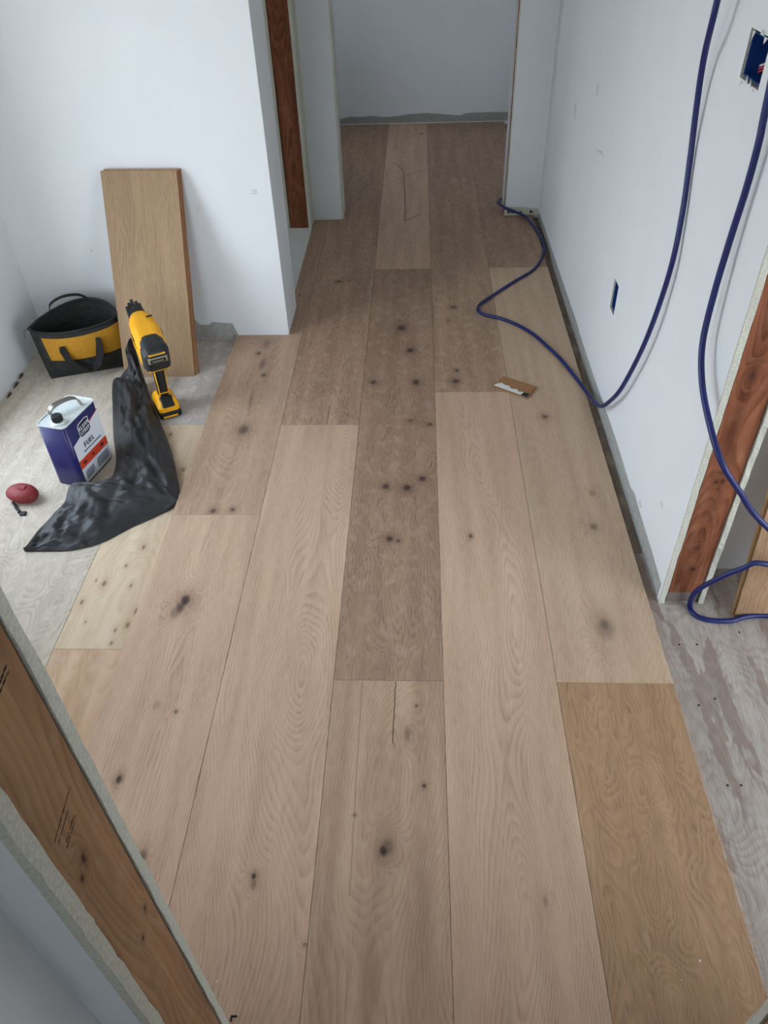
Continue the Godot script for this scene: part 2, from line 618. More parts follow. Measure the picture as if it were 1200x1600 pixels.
	for q in [[-1.0, 0.038], [-0.6, 0.036], [-0.485, 0.040], [-0.44, 0.050], [-0.36, 0.046], [-0.30, 0.052], [-0.22, 0.042], [-0.16, 0.044], [-0.05, 0.057], [0.05, 0.061], [0.16, 0.052], [0.28, 0.042], [0.31, 0.055], [0.45, 0.058], [0.598, 0.056]]:
		tp.append(Vector3(q[0], q[1], -5.4498))
	tp.append(Vector3(0.598, 0.006, -5.4498))
	tp.append(Vector3(-1.0, 0.006, -5.4498))
	bare_strip(wf, tp, Vector3(0, 0, 0.001), M.bare)
	win_wall(wf, 0, -1.2, 0.1, -5.45, -3.80, SUB, TOP, -5.0, -4.40, 0.75, 1.5)
	window_frame("added_window_4", 0, -1.19, -5.0, -4.40, 0.75, 1.5)  # added out of view so that daylight reaches the far room
	wall(wf, "drywall_sheet", Vector3(0.60, SUB, -5.45), Vector3(0.70, TOP, -3.80), M.paint)
	# --- the long right wall with two holes cut for outlets; it ends in a bare door stud
	var wr := struct("wall_right")
	var cs := CSGCombiner3D.new()
	cs.name = "drywall_sheet"
	var body := CSGBox3D.new()
	body.name = "sheet"
	body.size = Vector3(0.014, TOP - SUB, 2.522)
	body.position = Vector3(0.595, (TOP + SUB) / 2, -2.549)
	body.material = M.paint
	cs.add_child(body)
	for h in [[-1.600, -1.500, 1.062, 1.140], [-2.204, -2.146, 0.309, 0.401]]:
		var hole := CSGBox3D.new()
		hole.name = "hole"
		hole.operation = CSGShape3D.OPERATION_SUBTRACTION
		hole.size = Vector3(0.06, h[3] - h[2], h[1] - h[0])
		hole.position = Vector3(0.595, (h[2] + h[3]) / 2, (h[0] + h[1]) / 2)
		hole.material = M.gypsum
		cs.add_child(hole)
	wr.add_child(cs)
	obj("drywall_edge", ragged(Vector3(0.588, SUB, -1.30), Vector3(0.602, 2.05, -1.283), 2, 1.0, 0.0014, 25), M.gypsum, wr)
	stud(wr, Vector3(0.604, 0.020, -1.33), Vector3(0.680, 2.05, -1.286), 2, stud_mat(0.078, 2.03, 900.0, 54, "red"))
	obj("bottom_plate", box(Vector3(0.603, SUB, -1.40), Vector3(0.681, 0.020, -1.288), 0.003), M.plate, wr)
	obj("drywall_edge", ragged(Vector3(0.682, SUB, -1.39), Vector3(0.695, 2.05, -1.281), 2, 1.0, 0.0022, 26), M.gypsum, wr)
	wall(wr, "wall_core", Vector3(0.66, SUB, -3.80), Vector3(0.694, TOP, -1.40), M.paint)
	wall(wr, "header", Vector3(0.588, 2.05, -1.30), Vector3(0.694, TOP, -0.371), M.paint)
	var sp := []
	for q in [[-3.79, 0.020], [-3.6, 0.028], [-3.2, 0.030], [-2.9, 0.036], [-2.62, 0.040], [-2.55, 0.035], [-2.3, 0.034], [-2.0, 0.044], [-1.86, 0.046], [-1.66, 0.040], [-1.62, 0.052], [-1.55, 0.046], [-1.40, 0.042], [-1.30, 0.034]]:
		sp.append(Vector3(0.5882, q[1], q[0]))
	sp.append(Vector3(0.5882, SUB + 0.001, -1.30))
	sp.append(Vector3(0.5882, SUB + 0.001, -3.79))
	bare_strip(wr, sp, Vector3(-0.0012, 0, 0), M.bare)
	for q in [[[901, 162], [899, 185], [897, 188], [899, 160]], [[929, 232], [941, 236], [943, 246], [938, 240]], [[936, 130], [934, 148], [932, 150], [933, 132]], [[1000, 780], [1003, 792], [1000, 794], [998, 784]], [[1034, 782], [1036, 792], [1034, 793], [1032, 784]]]:
		var outline := []
		for v in q:
			outline.append(WX(v[0], v[1], 0.5879))
		var sc := flat()
		prism(sc, outline, Vector3(-0.0003, 0, 0))
		obj("scuff_mark", sc, M.scuff, wr)
	for q in [[[392, 297], [401, 296], [402, 303], [393, 304], [392, 302], [399, 301]], [[306, 328], [311, 326], [310, 330]], [[140, 388], [146, 391], [143, 394]]]:
		var outline := []
		for v in q:
			outline.append(WZ(v[0], v[1], -2.6249))
		var sc := flat()
		prism(sc, outline, Vector3(0, 0, 0.0003))
		obj("scuff_mark", sc, M.scuff, wb)
	# --- room off to the right
	var wrr := struct("wall_right_room")
	wall(wrr, "room_wall", Vector3(0.694, SUB + 0.012, -1.50), Vector3(2.6, TOP, -1.39), M.paint)
	wall(wrr, "room_wall", Vector3(0.694, SUB, 2.5), Vector3(2.6, TOP, 2.6), M.paint)
	win_wall(wrr, 0, 2.5, 0.12, -1.39, 2.5, SUB, TOP, -0.75, 2.0, 0.08, 2.20)
	window_frame("window_2", 0, 2.52, -0.75, 2.0, 0.08, 2.20)
	# --- the wall whose doorway the camera looks through
	var wn := struct("wall_near")
	win_wall(wn, 2, -0.371, 0.113, -1.56, -0.345, SUB, TOP, -1.12, -0.46, 0.30, 1.80)
	window_frame("window_1", 2, -0.33, -1.12, -0.46, 0.30, 1.80)
	wall(wn, "drywall_sheet", Vector3(-0.345, SUB, -0.371), Vector3(-0.309, TOP, -0.358), M.paint)
	obj("drywall_edge", ragged(Vector3(-0.31, 0.002, -0.371), Vector3(-0.300, 2.05, -0.3565), 0, 1.0, 0.0012, 31), M.gypsum, wn)
	stud(wn, Vector3(-0.345, SUB, -0.354), Vector3(-0.302, 2.05, -0.276), 0, stud_mat(0.078, 2.066, 1000.0, 55, "near"))
	obj("drywall_edge", ragged(Vector3(-0.31, SUB, -0.274), Vector3(-0.299, 2.05, -0.257), 0, 1.0, 0.0014, 32), M.gypsum, wn)
	wall(wn, "drywall_sheet", Vector3(-0.357, SUB, -0.271), Vector3(-0.309, TOP, -0.258), M.paint)
	obj("drywall_edge", ragged(Vector3(0.485, 0.002, -0.371), Vector3(0.497, 2.05, -0.357), 0, -1.0, 0.003, 33), M.gypsum, wn)
	wall(wn, "drywall_sheet", Vector3(0.496, SUB, -0.371), Vector3(0.70, TOP, -0.358), M.paint)
	stud(wn, Vector3(0.490, SUB, -0.354), Vector3(0.53, 2.05, -0.276), 0, stud_mat(0.078, 2.066, 400.0, 56, "near2"))
	wall(wn, "drywall_sheet", Vector3(0.490, SUB, -0.272), Vector3(0.70, TOP, -0.258), M.paint)
	wall(wn, "wall_core", Vector3(0.53, SUB, -0.357), Vector3(0.70, TOP, -0.272), M.paint)
	wall(wn, "header", Vector3(-0.31, 2.05, -0.371), Vector3(0.496, TOP, -0.257), M.paint)
	# --- the passage behind the camera
	var we := struct("wall_behind")
	wall(we, "drywall_sheet", Vector3(-0.48, SUB, -0.258), Vector3(-0.357, TOP, 2.2), M.paint)
	wall(we, "drywall_sheet", Vector3(0.70, SUB, -0.371), Vector3(0.80, TOP, 2.2), M.paint)
	win_wall(we, 2, 2.2, 0.12, -0.48, 0.80, SUB, TOP, -0.05, 0.42, 1.0, 1.85)
	window_frame("added_window_3", 2, 2.22, -0.05, 0.42, 1.0, 1.85)  # unseen, added to light the near wall face from behind

# kinds of stud wood; texture laid once over a face wm wide and lm tall
func stud_mat(wm: float, lm: float, ppm: float, sd: int, kind: String) -> StandardMaterial3D:
	var o := {"base": Color(0.50, 0.30, 0.20), "dark": Color(0.30, 0.16, 0.10), "k": 120.0, "heart": 0.4, "deep": 0.03, "ring": 0.5, "fibre": 0.3, "tone": 0.6, "pale": 0.0, "warp": 4.0}
	if kind == "red" or kind == "plain":
		o.base = Color(0.56, 0.35, 0.25)
		o.dark = Color(0.29, 0.15, 0.10)
		if kind == "red":
			o.knots = [[0.040, lm - 0.075, 0.0035, 0.9, 1.3], [0.036, lm - 0.145, 0.004, 0.9, 1.2], [0.028, lm - 0.34, 0.003, 1.0, 1.2], [0.042, lm - 0.342, 0.003, 1.0, 1.2], [0.03, lm - 0.6, 0.005, 0.6, 2.0]]
		o.dust = 0.10
		o.pale_color = Color(0.75, 0.68, 0.62)
	else:
		o.base = Color(0.68, 0.525, 0.395)
		o.dark = Color(0.44, 0.305, 0.21)
		o.ring = 0.4
		o.fibre = 0.15
		o.knots = []
		if kind == "near":
			for q in [[135, 1347, 0.0035, 0.9, 2.2], [133, 1378, 0.003, 0.8, 1.5], [230, 1424, 0.002, 0.9, 2.0], [227, 1470, 0.0025, 0.9, 1.5]]:
				var p := WX(q[0], q[1], -0.302)
				o.knots.append([p.z + 0.354, 2.05 - p.y, q[2], q[3], q[4]])
		o.k = 90.0
		o.heart = 0.15
		o.drift = 0.5
		o.tone = 0.5
		o.dust = 0.12
		o.pale_color = Color(0.78, 0.72, 0.62)
	var im := wood(wm, lm, minf(ppm, 2000.0 / lm), sd, o)
	if kind == "near":
		# two columns of a small ink stamp, too small to read, part of a bigger one above, and knots
		var r := RandomNumberGenerator.new()
		r.seed = 4
		var to := func(px: float, py: float) -> Vector2:
			var q := WX(px, py, -0.302)
			return Vector2((q.z + 0.354) / 0.078 * im.get_width(), (2.05 - q.y) / 2.066 * im.get_height())
		for col in [[109, 1232, 87, 1310, 2, 3], [106, 1268, 92, 1316, 3, 2], [119, 1274, 106, 1320, 3, 3], [115, 1276, 103, 1318, 2, 2], [10, 1040, 0, 1068, 2, 5], [12, 1052, 2, 1078, 2, 4]]:
			var a: Vector2 = to.call(col[0], col[1])
			var b: Vector2 = to.call(col[2], col[3])
			var n := int(a.distance_to(b))
			var k := 0
			while k < n:
				var on := r.randi_range(1, 4)
				for q in on:
					var c := a.lerp(b, float(k + q) / n)
					im.fill_rect(Rect2i(int(c.x) + r.randi_range(-1, 1), int(c.y), r.randi_range(2, col[5] + 1), 1), Color(0.08, 0.065, 0.06))
				k += on + r.randi_range(0, col[4])
	var m := textured(tex(im), 0.8, 0.25)
	return m

func kn(x0: float, z0: float, px: float, py: float, rpx: float, strength := 0.85, stretch := 1.3) -> Array:
	var p := G(px, py)
	var m := (G(px + 1.0, py) - p).length()
	return [p.x - x0, p.z - z0, rpx * m, strength, stretch]

func floor_boards() -> void:
	var fl := struct("floor")
	var X := [-0.691, -0.440, -0.188, 0.0565, 0.306, 0.559]
	var light := {"base": Color(0.820, 0.690, 0.585), "dark": Color(0.600, 0.472, 0.380), "dust": 0.08, "warp": 3.5}
	var tan_ := {"base": Color(0.755, 0.635, 0.530), "dark": Color(0.54, 0.425, 0.345), "dust": 0.08, "warp": 3.5}
	var deep := {"base": Color(0.675, 0.550, 0.455), "dark": Color(0.455, 0.350, 0.285), "pale": 0.6, "dust": 0.2, "cell": Vector2(0.085, 0.30), "warp": 5.0, "pale_color": Color(0.80, 0.72, 0.64)}
	# column, far end, near end, pixels a metre, seed, kind, more, knots in photograph pixels
	var list := [
		[0, -2.625, -1.592, 700, 101, tan_, {"heart": 0.45, "deep": 0.05, "k": 150.0, "knot": Color(0.34, 0.27, 0.25)}, [[380, 672, 9, 0.75, 1.5], [404, 552, 3, 0.9, 1.5], [412, 586, 3, 0.95, 1.5], [410, 568, 6, 0.4, 3.0], [416, 537, 7, 0.35, 2.5], [332, 800, 5, 0.9, 1.2], [363, 798, 4, 0.9, 1.2], [392, 625, 5, 0.25, 7.0]]],
		[0, -1.592, 0.30, 950, 102, light, {"heart": 0.55, "deep": 0.03, "drift": 0.3, "k": 190.0, "ring": 0.42}, [[289, 938, 8, 1.0, 1.6], [281, 949, 8, 0.7, 1.6], [273, 957, 9, 0.3, 1.5], [185, 1218, 5, 0.9, 1.6], [222, 1340, 9, 0.5, 1.6], [243, 1102, 7, 0.15, 1.5], [275, 1112, 3, 0.6, 1.2]]],
		[1, -5.45, -4.19, 300, 103, deep, {}, [[573, 225, 2, 0.7, 1.2]]],
		[1, -4.19, -2.027, 600, 104, deep, {"heart": 0.5, "deep": 0.02, "drift": 0.4, "warp": 8.0, "k": 110.0, "ring": 0.6, "base": Color(0.715, 0.585, 0.485)}, [[529, 440, 4, 0.9, 0.8], [545, 438, 3, 0.4, 1.0]]],
		[1, -2.027, 0.14, 950, 105, light, {"heart": 0.75, "deep": 0.05, "drift": 0.3, "k": 170.0, "ring": 0.4}, [[396, 1370, 4, 0.95, 1.3], [396, 1382, 5, 0.35, 2.0], [477, 1478, 3, 0.5, 1.0]]],
		[2, -5.45, -3.200, 350, 106, light, {"heart": 0.5, "k": 130.0, "ring": 0.3}, [[658, 209, 2, 0.8, 1.2]]],
		[2, -3.200, -1.035, 900, 107, deep, {"heart": 0.5, "deep": 0.015, "drift": 0.25, "warp": 6.5, "k": 130.0, "ring": 0.65, "fibre": 0.35, "knot": Color(0.27, 0.20, 0.18)}, [[627, 512, 7, 0.85, 1.3], [641, 547, 6, 0.9, 1.2], [583, 597, 5, 0.75, 1.2], [650, 597, 6, 0.85, 1.3], [641, 657, 5, 0.45, 1.0], [672, 663, 5, 0.7, 1.0], [602, 760, 6, 0.85, 1.2], [636, 762, 7, 0.9, 1.2], [660, 748, 6, 0.95, 1.1], [608, 842, 6, 0.9, 1.2], [622, 845, 3, 0.8, 1.2], [590, 1042, 6, 0.12, 1.5], [616, 470, 8, 0.08, 2.0]]],
		[2, -1.035, 0.30, 950, 108, tan_, {"heart": 0.6, "deep": 0.05, "drift": 0.6, "k": 130.0, "tone": 0.6}, [[599, 1329, 7, 0.95, 1.4], [606, 1322, 11, 0.4, 1.4], [663, 1227, 3, 0.95, 1.2], [651, 1102, 2, 0.8, 1.0], [553, 1273, 2, 0.7, 1.0], [637, 1145, 6, 0.3, 2.5]]],
		[3, -5.45, -4.38, 300, 109, deep, {}, []],
		[3, -4.38, -2.214, 600, 110, deep, {"heart": 0.5, "deep": 0.03, "k": 110.0, "dust": 0.25, "base": Color(0.70, 0.575, 0.475)}, [[708, 481, 4, 0.95, 0.9], [712, 598, 6, 0.8, 1.0], [713, 581, 3, 0.7, 1.6], [700, 502, 3, 0.35, 2.0]]],
		[3, -2.214, -0.045, 950, 111, light, {"heart": 0.5, "deep": 0.04, "drift": 0.4, "k": 210.0, "ring": 0.4, "tone": 0.3}, [[735, 838, 3, 0.8, 1.5], [853, 1412, 5, 0.2, 2.0]]],
		[4, -5.45, -3.203, 350, 112, deep, {}, []],
		[4, -3.203, -1.034, 900, 113, light, {"heart": 1.3, "deep": 0.08, "drift": 0.3, "k": 160.0, "ring": 0.25, "fibre": 0.45, "base": Color(0.785, 0.675, 0.565), "knot": Color(0.38, 0.32, 0.28)}, [[851, 652, 5, 0.85, 1.2], [926, 772, 6, 0.3, 1.5], [928, 825, 7, 0.55, 1.2], [945, 980, 9, 0.7, 1.7], [947, 985, 18, 0.25, 1.5]]],
		[4, -1.034, 0.30, 950, 114, deep, {"heart": 0.45, "deep": 0.03, "drift": 0.5, "warp": 7.0, "k": 100.0, "ring": 0.5, "base": Color(0.710, 0.565, 0.435), "dark": Color(0.49, 0.365, 0.26), "pale": 0.4, "dust": 0.05}, [[1012, 1165, 14, 0.06, 1.6], [1030, 1290, 12, 0.06, 1.2], [1040, 1480, 15, 0.06, 1.2]]],
	]
	for q in list:
		var c: int = q[0]
		var o: Dictionary = q[5].duplicate()
		o.merge(q[6], true)
		var ks := []
		for k in q[7]:
			ks.append(kn(X[c], q[1], k[0], k[1], k[2], k[3], k[4]))
		o.knots = ks
		var wm: float = X[c + 1] - X[c]
		var lm: float = q[2] - q[1]
		var im := wood(wm, lm, q[3], q[4], o)
		var to := func(px: float, py: float) -> Vector2:
			var p := G(px, py)
			return Vector2((p.x - X[c]) / wm * im.get_width(), (p.z - q[1]) / lm * im.get_height())
		var crack := Color(0.16, 0.12, 0.10)
		match q[4]:
			104: scratch(im, [to.call(515, 635), to.call(513, 648), to.call(511, 663)], crack)
			106:
				for w in [[[613, 254], [622, 258], [630, 268], [632, 300], [633, 330], [632, 346]], [[632, 276], [646, 269], [666, 265]], [[632, 346], [645, 340], [657, 334]], [[618, 228], [624, 232]]]:
					var pts := []
					for p in w:
						pts.append(to.call(p[0], p[1]))
					scratch(im, pts, Color(0.38, 0.33, 0.30), 2)
			108:
				scratch(im, [to.call(618, 1065), to.call(617, 1090), to.call(615, 1120), to.call(613, 1160)], crack, 2)
				scratch(im, [to.call(565, 1065), to.call(561, 1120), to.call(556, 1200), to.call(551, 1290), to.call(545, 1400)], Color(0.45, 0.37, 0.30), 3, 0.3)
			101: scratch(im, [to.call(396, 600), to.call(388, 650)], Color(0.4, 0.33, 0.3))
		var m := textured(tex(im), 0.52, 0.4)
		put("plank", board(X[c], X[c + 1], q[1], q[2], SUB, 0.0), m, fl)
		M["plank%d" % q[4]] = m
	# ripped strips beside the hallway wall and in the far room, and boards running on behind the camera
	put("plank", board(-0.512, -0.440, -3.79, -2.625, SUB, 0.0), M.plank110, fl)
	put("plank", board(-0.691, -0.440, -5.45, -3.905, SUB, 0.0), M.plank109, fl)
	put("plank", board(-1.1, -0.691, -5.45, -3.905, SUB, 0.0), M.plank112, fl)
	for c in 5:
		put("plank", board(X[c], X[c + 1], [0.30, 0.14, 0.30, -0.045, 0.30][c], 2.2, SUB, 0.0), [M.plank105, M.plank108, M.plank111, M.plank105, M.plank111][c], fl)
	# --- plywood subfloor, sheet by sheet
	var pale_ply := {"base": Color(0.865, 0.780, 0.665), "dark": Color(0.69, 0.58, 0.455), "k": 60.0, "heart": 0.5, "deep": 0.08, "ring": 0.25, "fibre": 0.15, "tone": 0.3, "pale": 0.0, "warp": 3.0, "dust": 0.15, "pale_color": Color(0.88, 0.86, 0.82), "knot": Color(0.42, 0.29, 0.20)}
	var o1 := pale_ply.duplicate()
	var kl := []
	for k in [[265, 672, 4], [262, 697, 3], [286, 727, 4], [212, 948, 5], [160, 905, 5], [147, 900, 2], [124, 934, 4], [223, 848, 4], [195, 877, 3], [203, 908, 3], [198, 970, 5], [130, 965, 2], [178, 978, 3], [172, 998, 3]]:
		kl.append(kn(-0.866, -2.053, k[0], k[1], k[2] * 0.75, 0.55, 1.9))
	o1.knots = kl
	var im1 := wood(0.27, 0.925, 700, 201, o1)
	put("plywood_patch", board(-0.866, -0.60, -2.053, -1.128, SUB - 0.02, SUB), textured(tex(im1), 0.85, 0.3), fl)
	var o2 := pale_ply.duplicate()
	o2.merge({"base": Color(0.84, 0.715, 0.60), "dark": Color(0.66, 0.50, 0.385), "tone": 0.6, "dust": 0.2}, true)
	put("plywood_patch", board(-0.866, -0.60, -1.128, -0.30, SUB - 0.02, SUB), textured(tex(wood(0.27, 0.83, 600, 202, o2)), 0.85, 0.3), fl)
	var o3 := {"base": Color(0.82, 0.775, 0.71), "dark": Color(0.57, 0.525, 0.47), "k": 45.0, "heart": 0.6, "deep": 0.12, "drift": 0.5, "warp": 11.0, "cell": Vector2(0.16, 0.30), "ring": 0.33, "fibre": 0.2, "tone": 0.3, "pale": 0.0, "dust": 0.35, "pale_color": Color(0.88, 0.86, 0.82)}
	put("plywood_panel", board(-1.56, -0.866, -2.70, -0.30, SUB - 0.02, SUB), textured(tex(wood(0.694, 2.4, 550, 203, o3)), 0.9, 0.25), fl)
	var o4 := o3.duplicate()
	o4.merge({"base": Color(0.76, 0.72, 0.69), "dark": Color(0.54, 0.50, 0.475), "dust": 0.4, "k": 20.0}, true)
	put("plywood_panel", board(-0.866, -0.60, -2.70, -2.053, SUB - 0.02, SUB), textured(tex(wood(0.27, 0.65, 600, 204, o4)), 0.9, 0.25), fl)
	# right: worn sheet whose top ply has flaked off in long tongues
	var im5 := wood(0.80, 1.3, 650, 205, {"base": Color(0.72, 0.675, 0.635), "dark": Color(0.47, 0.41, 0.375), "k": 60.0, "heart": 0.3, "deep": 0.3, "warp": 4.0, "ring": 0.25, "fibre": 0.5, "tone": 0.3, "pale": 0.0, "dust": 0.3, "pale_color": Color(0.76, 0.75, 0.73)})
	flaked(im5, 0.80, 1.3)
	put("plywood_panel", board(0.40, 1.20, -1.46, -0.20, SUB - 0.02, SUB), textured(tex(im5), 0.9, 0.25), fl)
	for k in [[1061, 1007], [1089, 1007], [1117, 1092], [1092, 1102], [1137, 1227], [1158, 1227], [1155, 988]]:
		var a := G(k[0], k[1], SUB)
		var ns := soft()
		lathe(ns, [[0.0024, SUB - 0.001], [0.0024, SUB + 0.0006], [0.0016, SUB + 0.0009]], 8, Transform3D(Basis(), Vector3(a.x, 0, a.z)))
		obj("nail_head", ns, M.gap, fl)
	var plain_ply := textured(tex(wood(0.5, 1.0, 200, 206, o4)), 0.9, 0.25)
	put("plywood_panel", board(1.20, 3.6, -1.46, 2.6, SUB - 0.02, SUB), plain_ply, fl)
	put("plywood_panel", board(0.40, 1.20, -0.20, 2.6, SUB - 0.02, SUB), plain_ply, fl)
	put("plywood_panel", board(0.40, 0.80, -5.6, -1.46, SUB - 0.02, SUB), textured(tex(wood(0.4, 2.0, 300, 207, {"base": Color(0.56, 0.50, 0.45), "dark": Color(0.34, 0.29, 0.26), "dust": 0.3, "pale": 0.0})), 0.9, 0.25), fl)
	put("plywood_panel", board(-2.1, -0.50, -5.6, -2.70, SUB - 0.02, SUB), plain_ply, fl)
	put("plywood_panel", board(-0.60, 0.40, -5.6, 2.6, SUB - 0.02, SUB - 0.001), plain_ply, fl)

func flaked(im: Image, wm: float, lm: float) -> void:
	var w := im.get_width()
	var h := im.get_height()
	var f := field(w, h, wm / 0.07, lm / 0.50, 301, 2)
	var g := field(w, h, wm / 0.02, lm / 0.06, 302, 3)
	for y in h:
		for x in w:
			var v := f[y * w + x] + (g[y * w + x] - 0.5) * 0.25
			if v > 0.63:
				var c := im.get_pixel(x, y)
				var red := Color(0.44, 0.37, 0.34) if v < 0.645 else Color(0.54, 0.455, 0.415)
				im.set_pixel(x, y, c.lerp(red, clampf((v - 0.62) * 9.0, 0.15, 0.5) + 0.25 * (g[y * w + x] - 0.5)))

func outlets() -> void:
	var blue := mat(Color(0.07, 0.24, 0.50), 0.4)
	for h in [[-1.600, -1.500, 1.062, 1.140, "blue plastic electrical box with loose red and white wires, high on right wall"], [-2.204, -2.146, 0.309, 0.401, "small blue plastic electrical box set low in the right wall"]]:
		var t := thing("electrical_box", h[4], "electrical box", "", Transform3D(Basis(), Vector3(0.603, h[2], (h[0] + h[1]) / 2)))
		var hz: float = (h[1] - h[0]) / 2 - 0.002
		var hy: float = h[3] - h[2]
		obj("back_panel", box(Vector3(0.042, 0.004, -hz), Vector3(0.045, hy - 0.004, hz)), blue, t)
		obj("side_panel", box(Vector3(-0.0105, 0.004, -hz), Vector3(0.0415, hy - 0.004, -hz + 0.003)), blue, t)
		obj("side_panel", box(Vector3(-0.0105, 0.004, hz - 0.003), Vector3(0.0415, hy - 0.004, hz)), blue, t)
		obj("top_panel", box(Vector3(-0.0105, hy - 0.007, -hz + 0.0032), Vector3(0.0415, hy - 0.004, hz - 0.0032)), blue, t)
		obj("bottom_panel", box(Vector3(-0.0105, 0.004, -hz + 0.0032), Vector3(0.0415, 0.007, hz - 0.0032)), blue, t)
		if hz > 0.04:
			for w in [[0.016, Color(0.62, 0.13, 0.20)], [0.021, Color(0.70, 0.25, 0.30)], [0.026, Color(0.80, 0.79, 0.77)]]:
				var st := soft()
				tube(st, catmull([Vector3(0.036, w[0] + 0.016, hz - 0.006), Vector3(0.012, w[0] + 0.012, hz * 0.55), Vector3(0.0, w[0] + 0.006, hz * 0.2), Vector3(0.002, w[0] - 0.001, -hz * 0.25), Vector3(0.018, w[0] - 0.004, -hz * 0.6), Vector3(0.036, w[0], -hz * 0.85)], 6), 0.0019, 7)
				obj("wire", st, mat(w[1], 0.45), t)
			# torn paper and plaster left round the cut
			for q in [[-0.040, 0.0, 0.012, -0.010], [-0.012, 0.0, 0.010, 0.012], [0.010, 0.0, 0.008, 0.010], [0.026, 0.0, 0.010, -0.006], [-0.036, hy, 0.012, -0.016], [0.022, hy, 0.016, -0.012], [0.0, hy, 0.02, 0.006]]:
				var st := flat()
				prism(st, [Vector3(-0.0155, q[1] - 0.002, q[0]), Vector3(-0.0155, q[1] - 0.002, q[0] + q[2]), Vector3(-0.017, q[1] + q[3], q[0] + q[2] * 0.4)], Vector3(-0.001, 0, 0))
				obj("torn_paper", st, M.white, t)

func leaning_planks() -> void:
	var oak := {"base": Color(0.645, 0.535, 0.415), "dark": Color(0.47, 0.37, 0.275), "heart": 0.45, "deep": 0.02, "drift": 0.3, "k": 110.0, "warp": 3.0, "ring": 0.4, "fibre": 0.4, "tone": 0.35}
	var face := textured(tex(wood(0.252, 0.68, 700, 401, oak)), 0.6, 0.35)
	var o2 := oak.duplicate()
	o2.base = Color(0.70, 0.56, 0.43)
	var face2 := textured(tex(wood(0.252, 0.9, 400, 402, o2)), 0.6, 0.35)
	var edge := mat(Color(0.62, 0.42, 0.28), 0.8)
	for q in [[0, -1.049, -0.797, -2.352, "front oak plank of the pair leaning on wall behind the drill"], [1, -1.040, -0.790, -2.3695, "oak plank showing only its edge behind the front leaning plank"]]:
		var foot := Vector3((q[1] + q[2]) / 2, SUB, q[3])
		var top_z: float = -2.592 - 0.0165 * q[0]
		var ln := 0.676
		var dir := Vector3(0.010 if q[0] == 0 else 0.006, 0.0, top_z - q[3])
		dir.y = sqrt(ln * ln - dir.length_squared())
		dir = dir.normalized()
		var right := Vector3(1, 0, -0.016).normalized()
		right = (right - dir * right.dot(dir)).normalized()
		var nrm := right.cross(dir).normalized()      # towards the room
		var t := thing("leaning_plank", q[4], "plank", "planks leaning in the alcove", Transform3D(Basis(right, dir, nrm), foot))
		var hw: float = (q[2] - q[1]) / 2
		var st := flat()
		poly(st, [Vector3(-hw, 0, 0), Vector3(hw, 0, 0), Vector3(hw, ln, 0), Vector3(-hw, ln, 0)], Vector3.BACK, [Vector2(0, 1), Vector2(1, 1), Vector2(1, 0), Vector2(0, 0)])
		cbox(st, Vector3(-hw, 0, -0.004), Vector3(hw, ln, -0.0001))
		obj("oak_face", st, face if q[0] == 0 else face2, t)
		obj("plywood_core", box(Vector3(-hw + 0.001, 0, -0.0155), Vector3(hw - 0.004, ln, -0.0042)), edge, t)
		obj("tongue", box(Vector3(hw - 0.0039, 0, -0.011), Vector3(hw + 0.004, ln, -0.0065)), edge, t)
	# plank standing in the right-hand room
	var f := Vector3(0.757, SUB, -1.240)
	var d := Vector3(0.0, 1.05, -0.132).normalized()
	var r2 := Vector3(1, 0, 0.01).normalized()
	r2 = (r2 - d * r2.dot(d)).normalized()
	var t2 := thing("leaning_plank", "oak plank leaning on the dim wall beyond the right doorway stud", "plank", "", Transform3D(Basis(r2, d, r2.cross(d)), f))
	var st2 := flat()
	poly(st2, [Vector3(0, 0, 0), Vector3(0.25, 0, 0), Vector3(0.25, 1.05, 0), Vector3(0, 1.05, 0)], Vector3.BACK, [Vector2(0, 1), Vector2(1, 1), Vector2(1, 0), Vector2(0, 0)])
	cbox(st2, Vector3(0, 0, -0.004), Vector3(0.25, 1.05, -0.0001))
	obj("oak_face", st2, face2, t2)
	obj("plywood_core", box(Vector3(0.001, 0, -0.0155), Vector3(0.25, 1.05, -0.0042)), edge, t2)
	obj("tongue", box(Vector3(-0.006, 0, -0.0115), Vector3(0.0009, 1.05, -0.0065)), mat(Color(0.70, 0.55, 0.38), 0.8), t2)

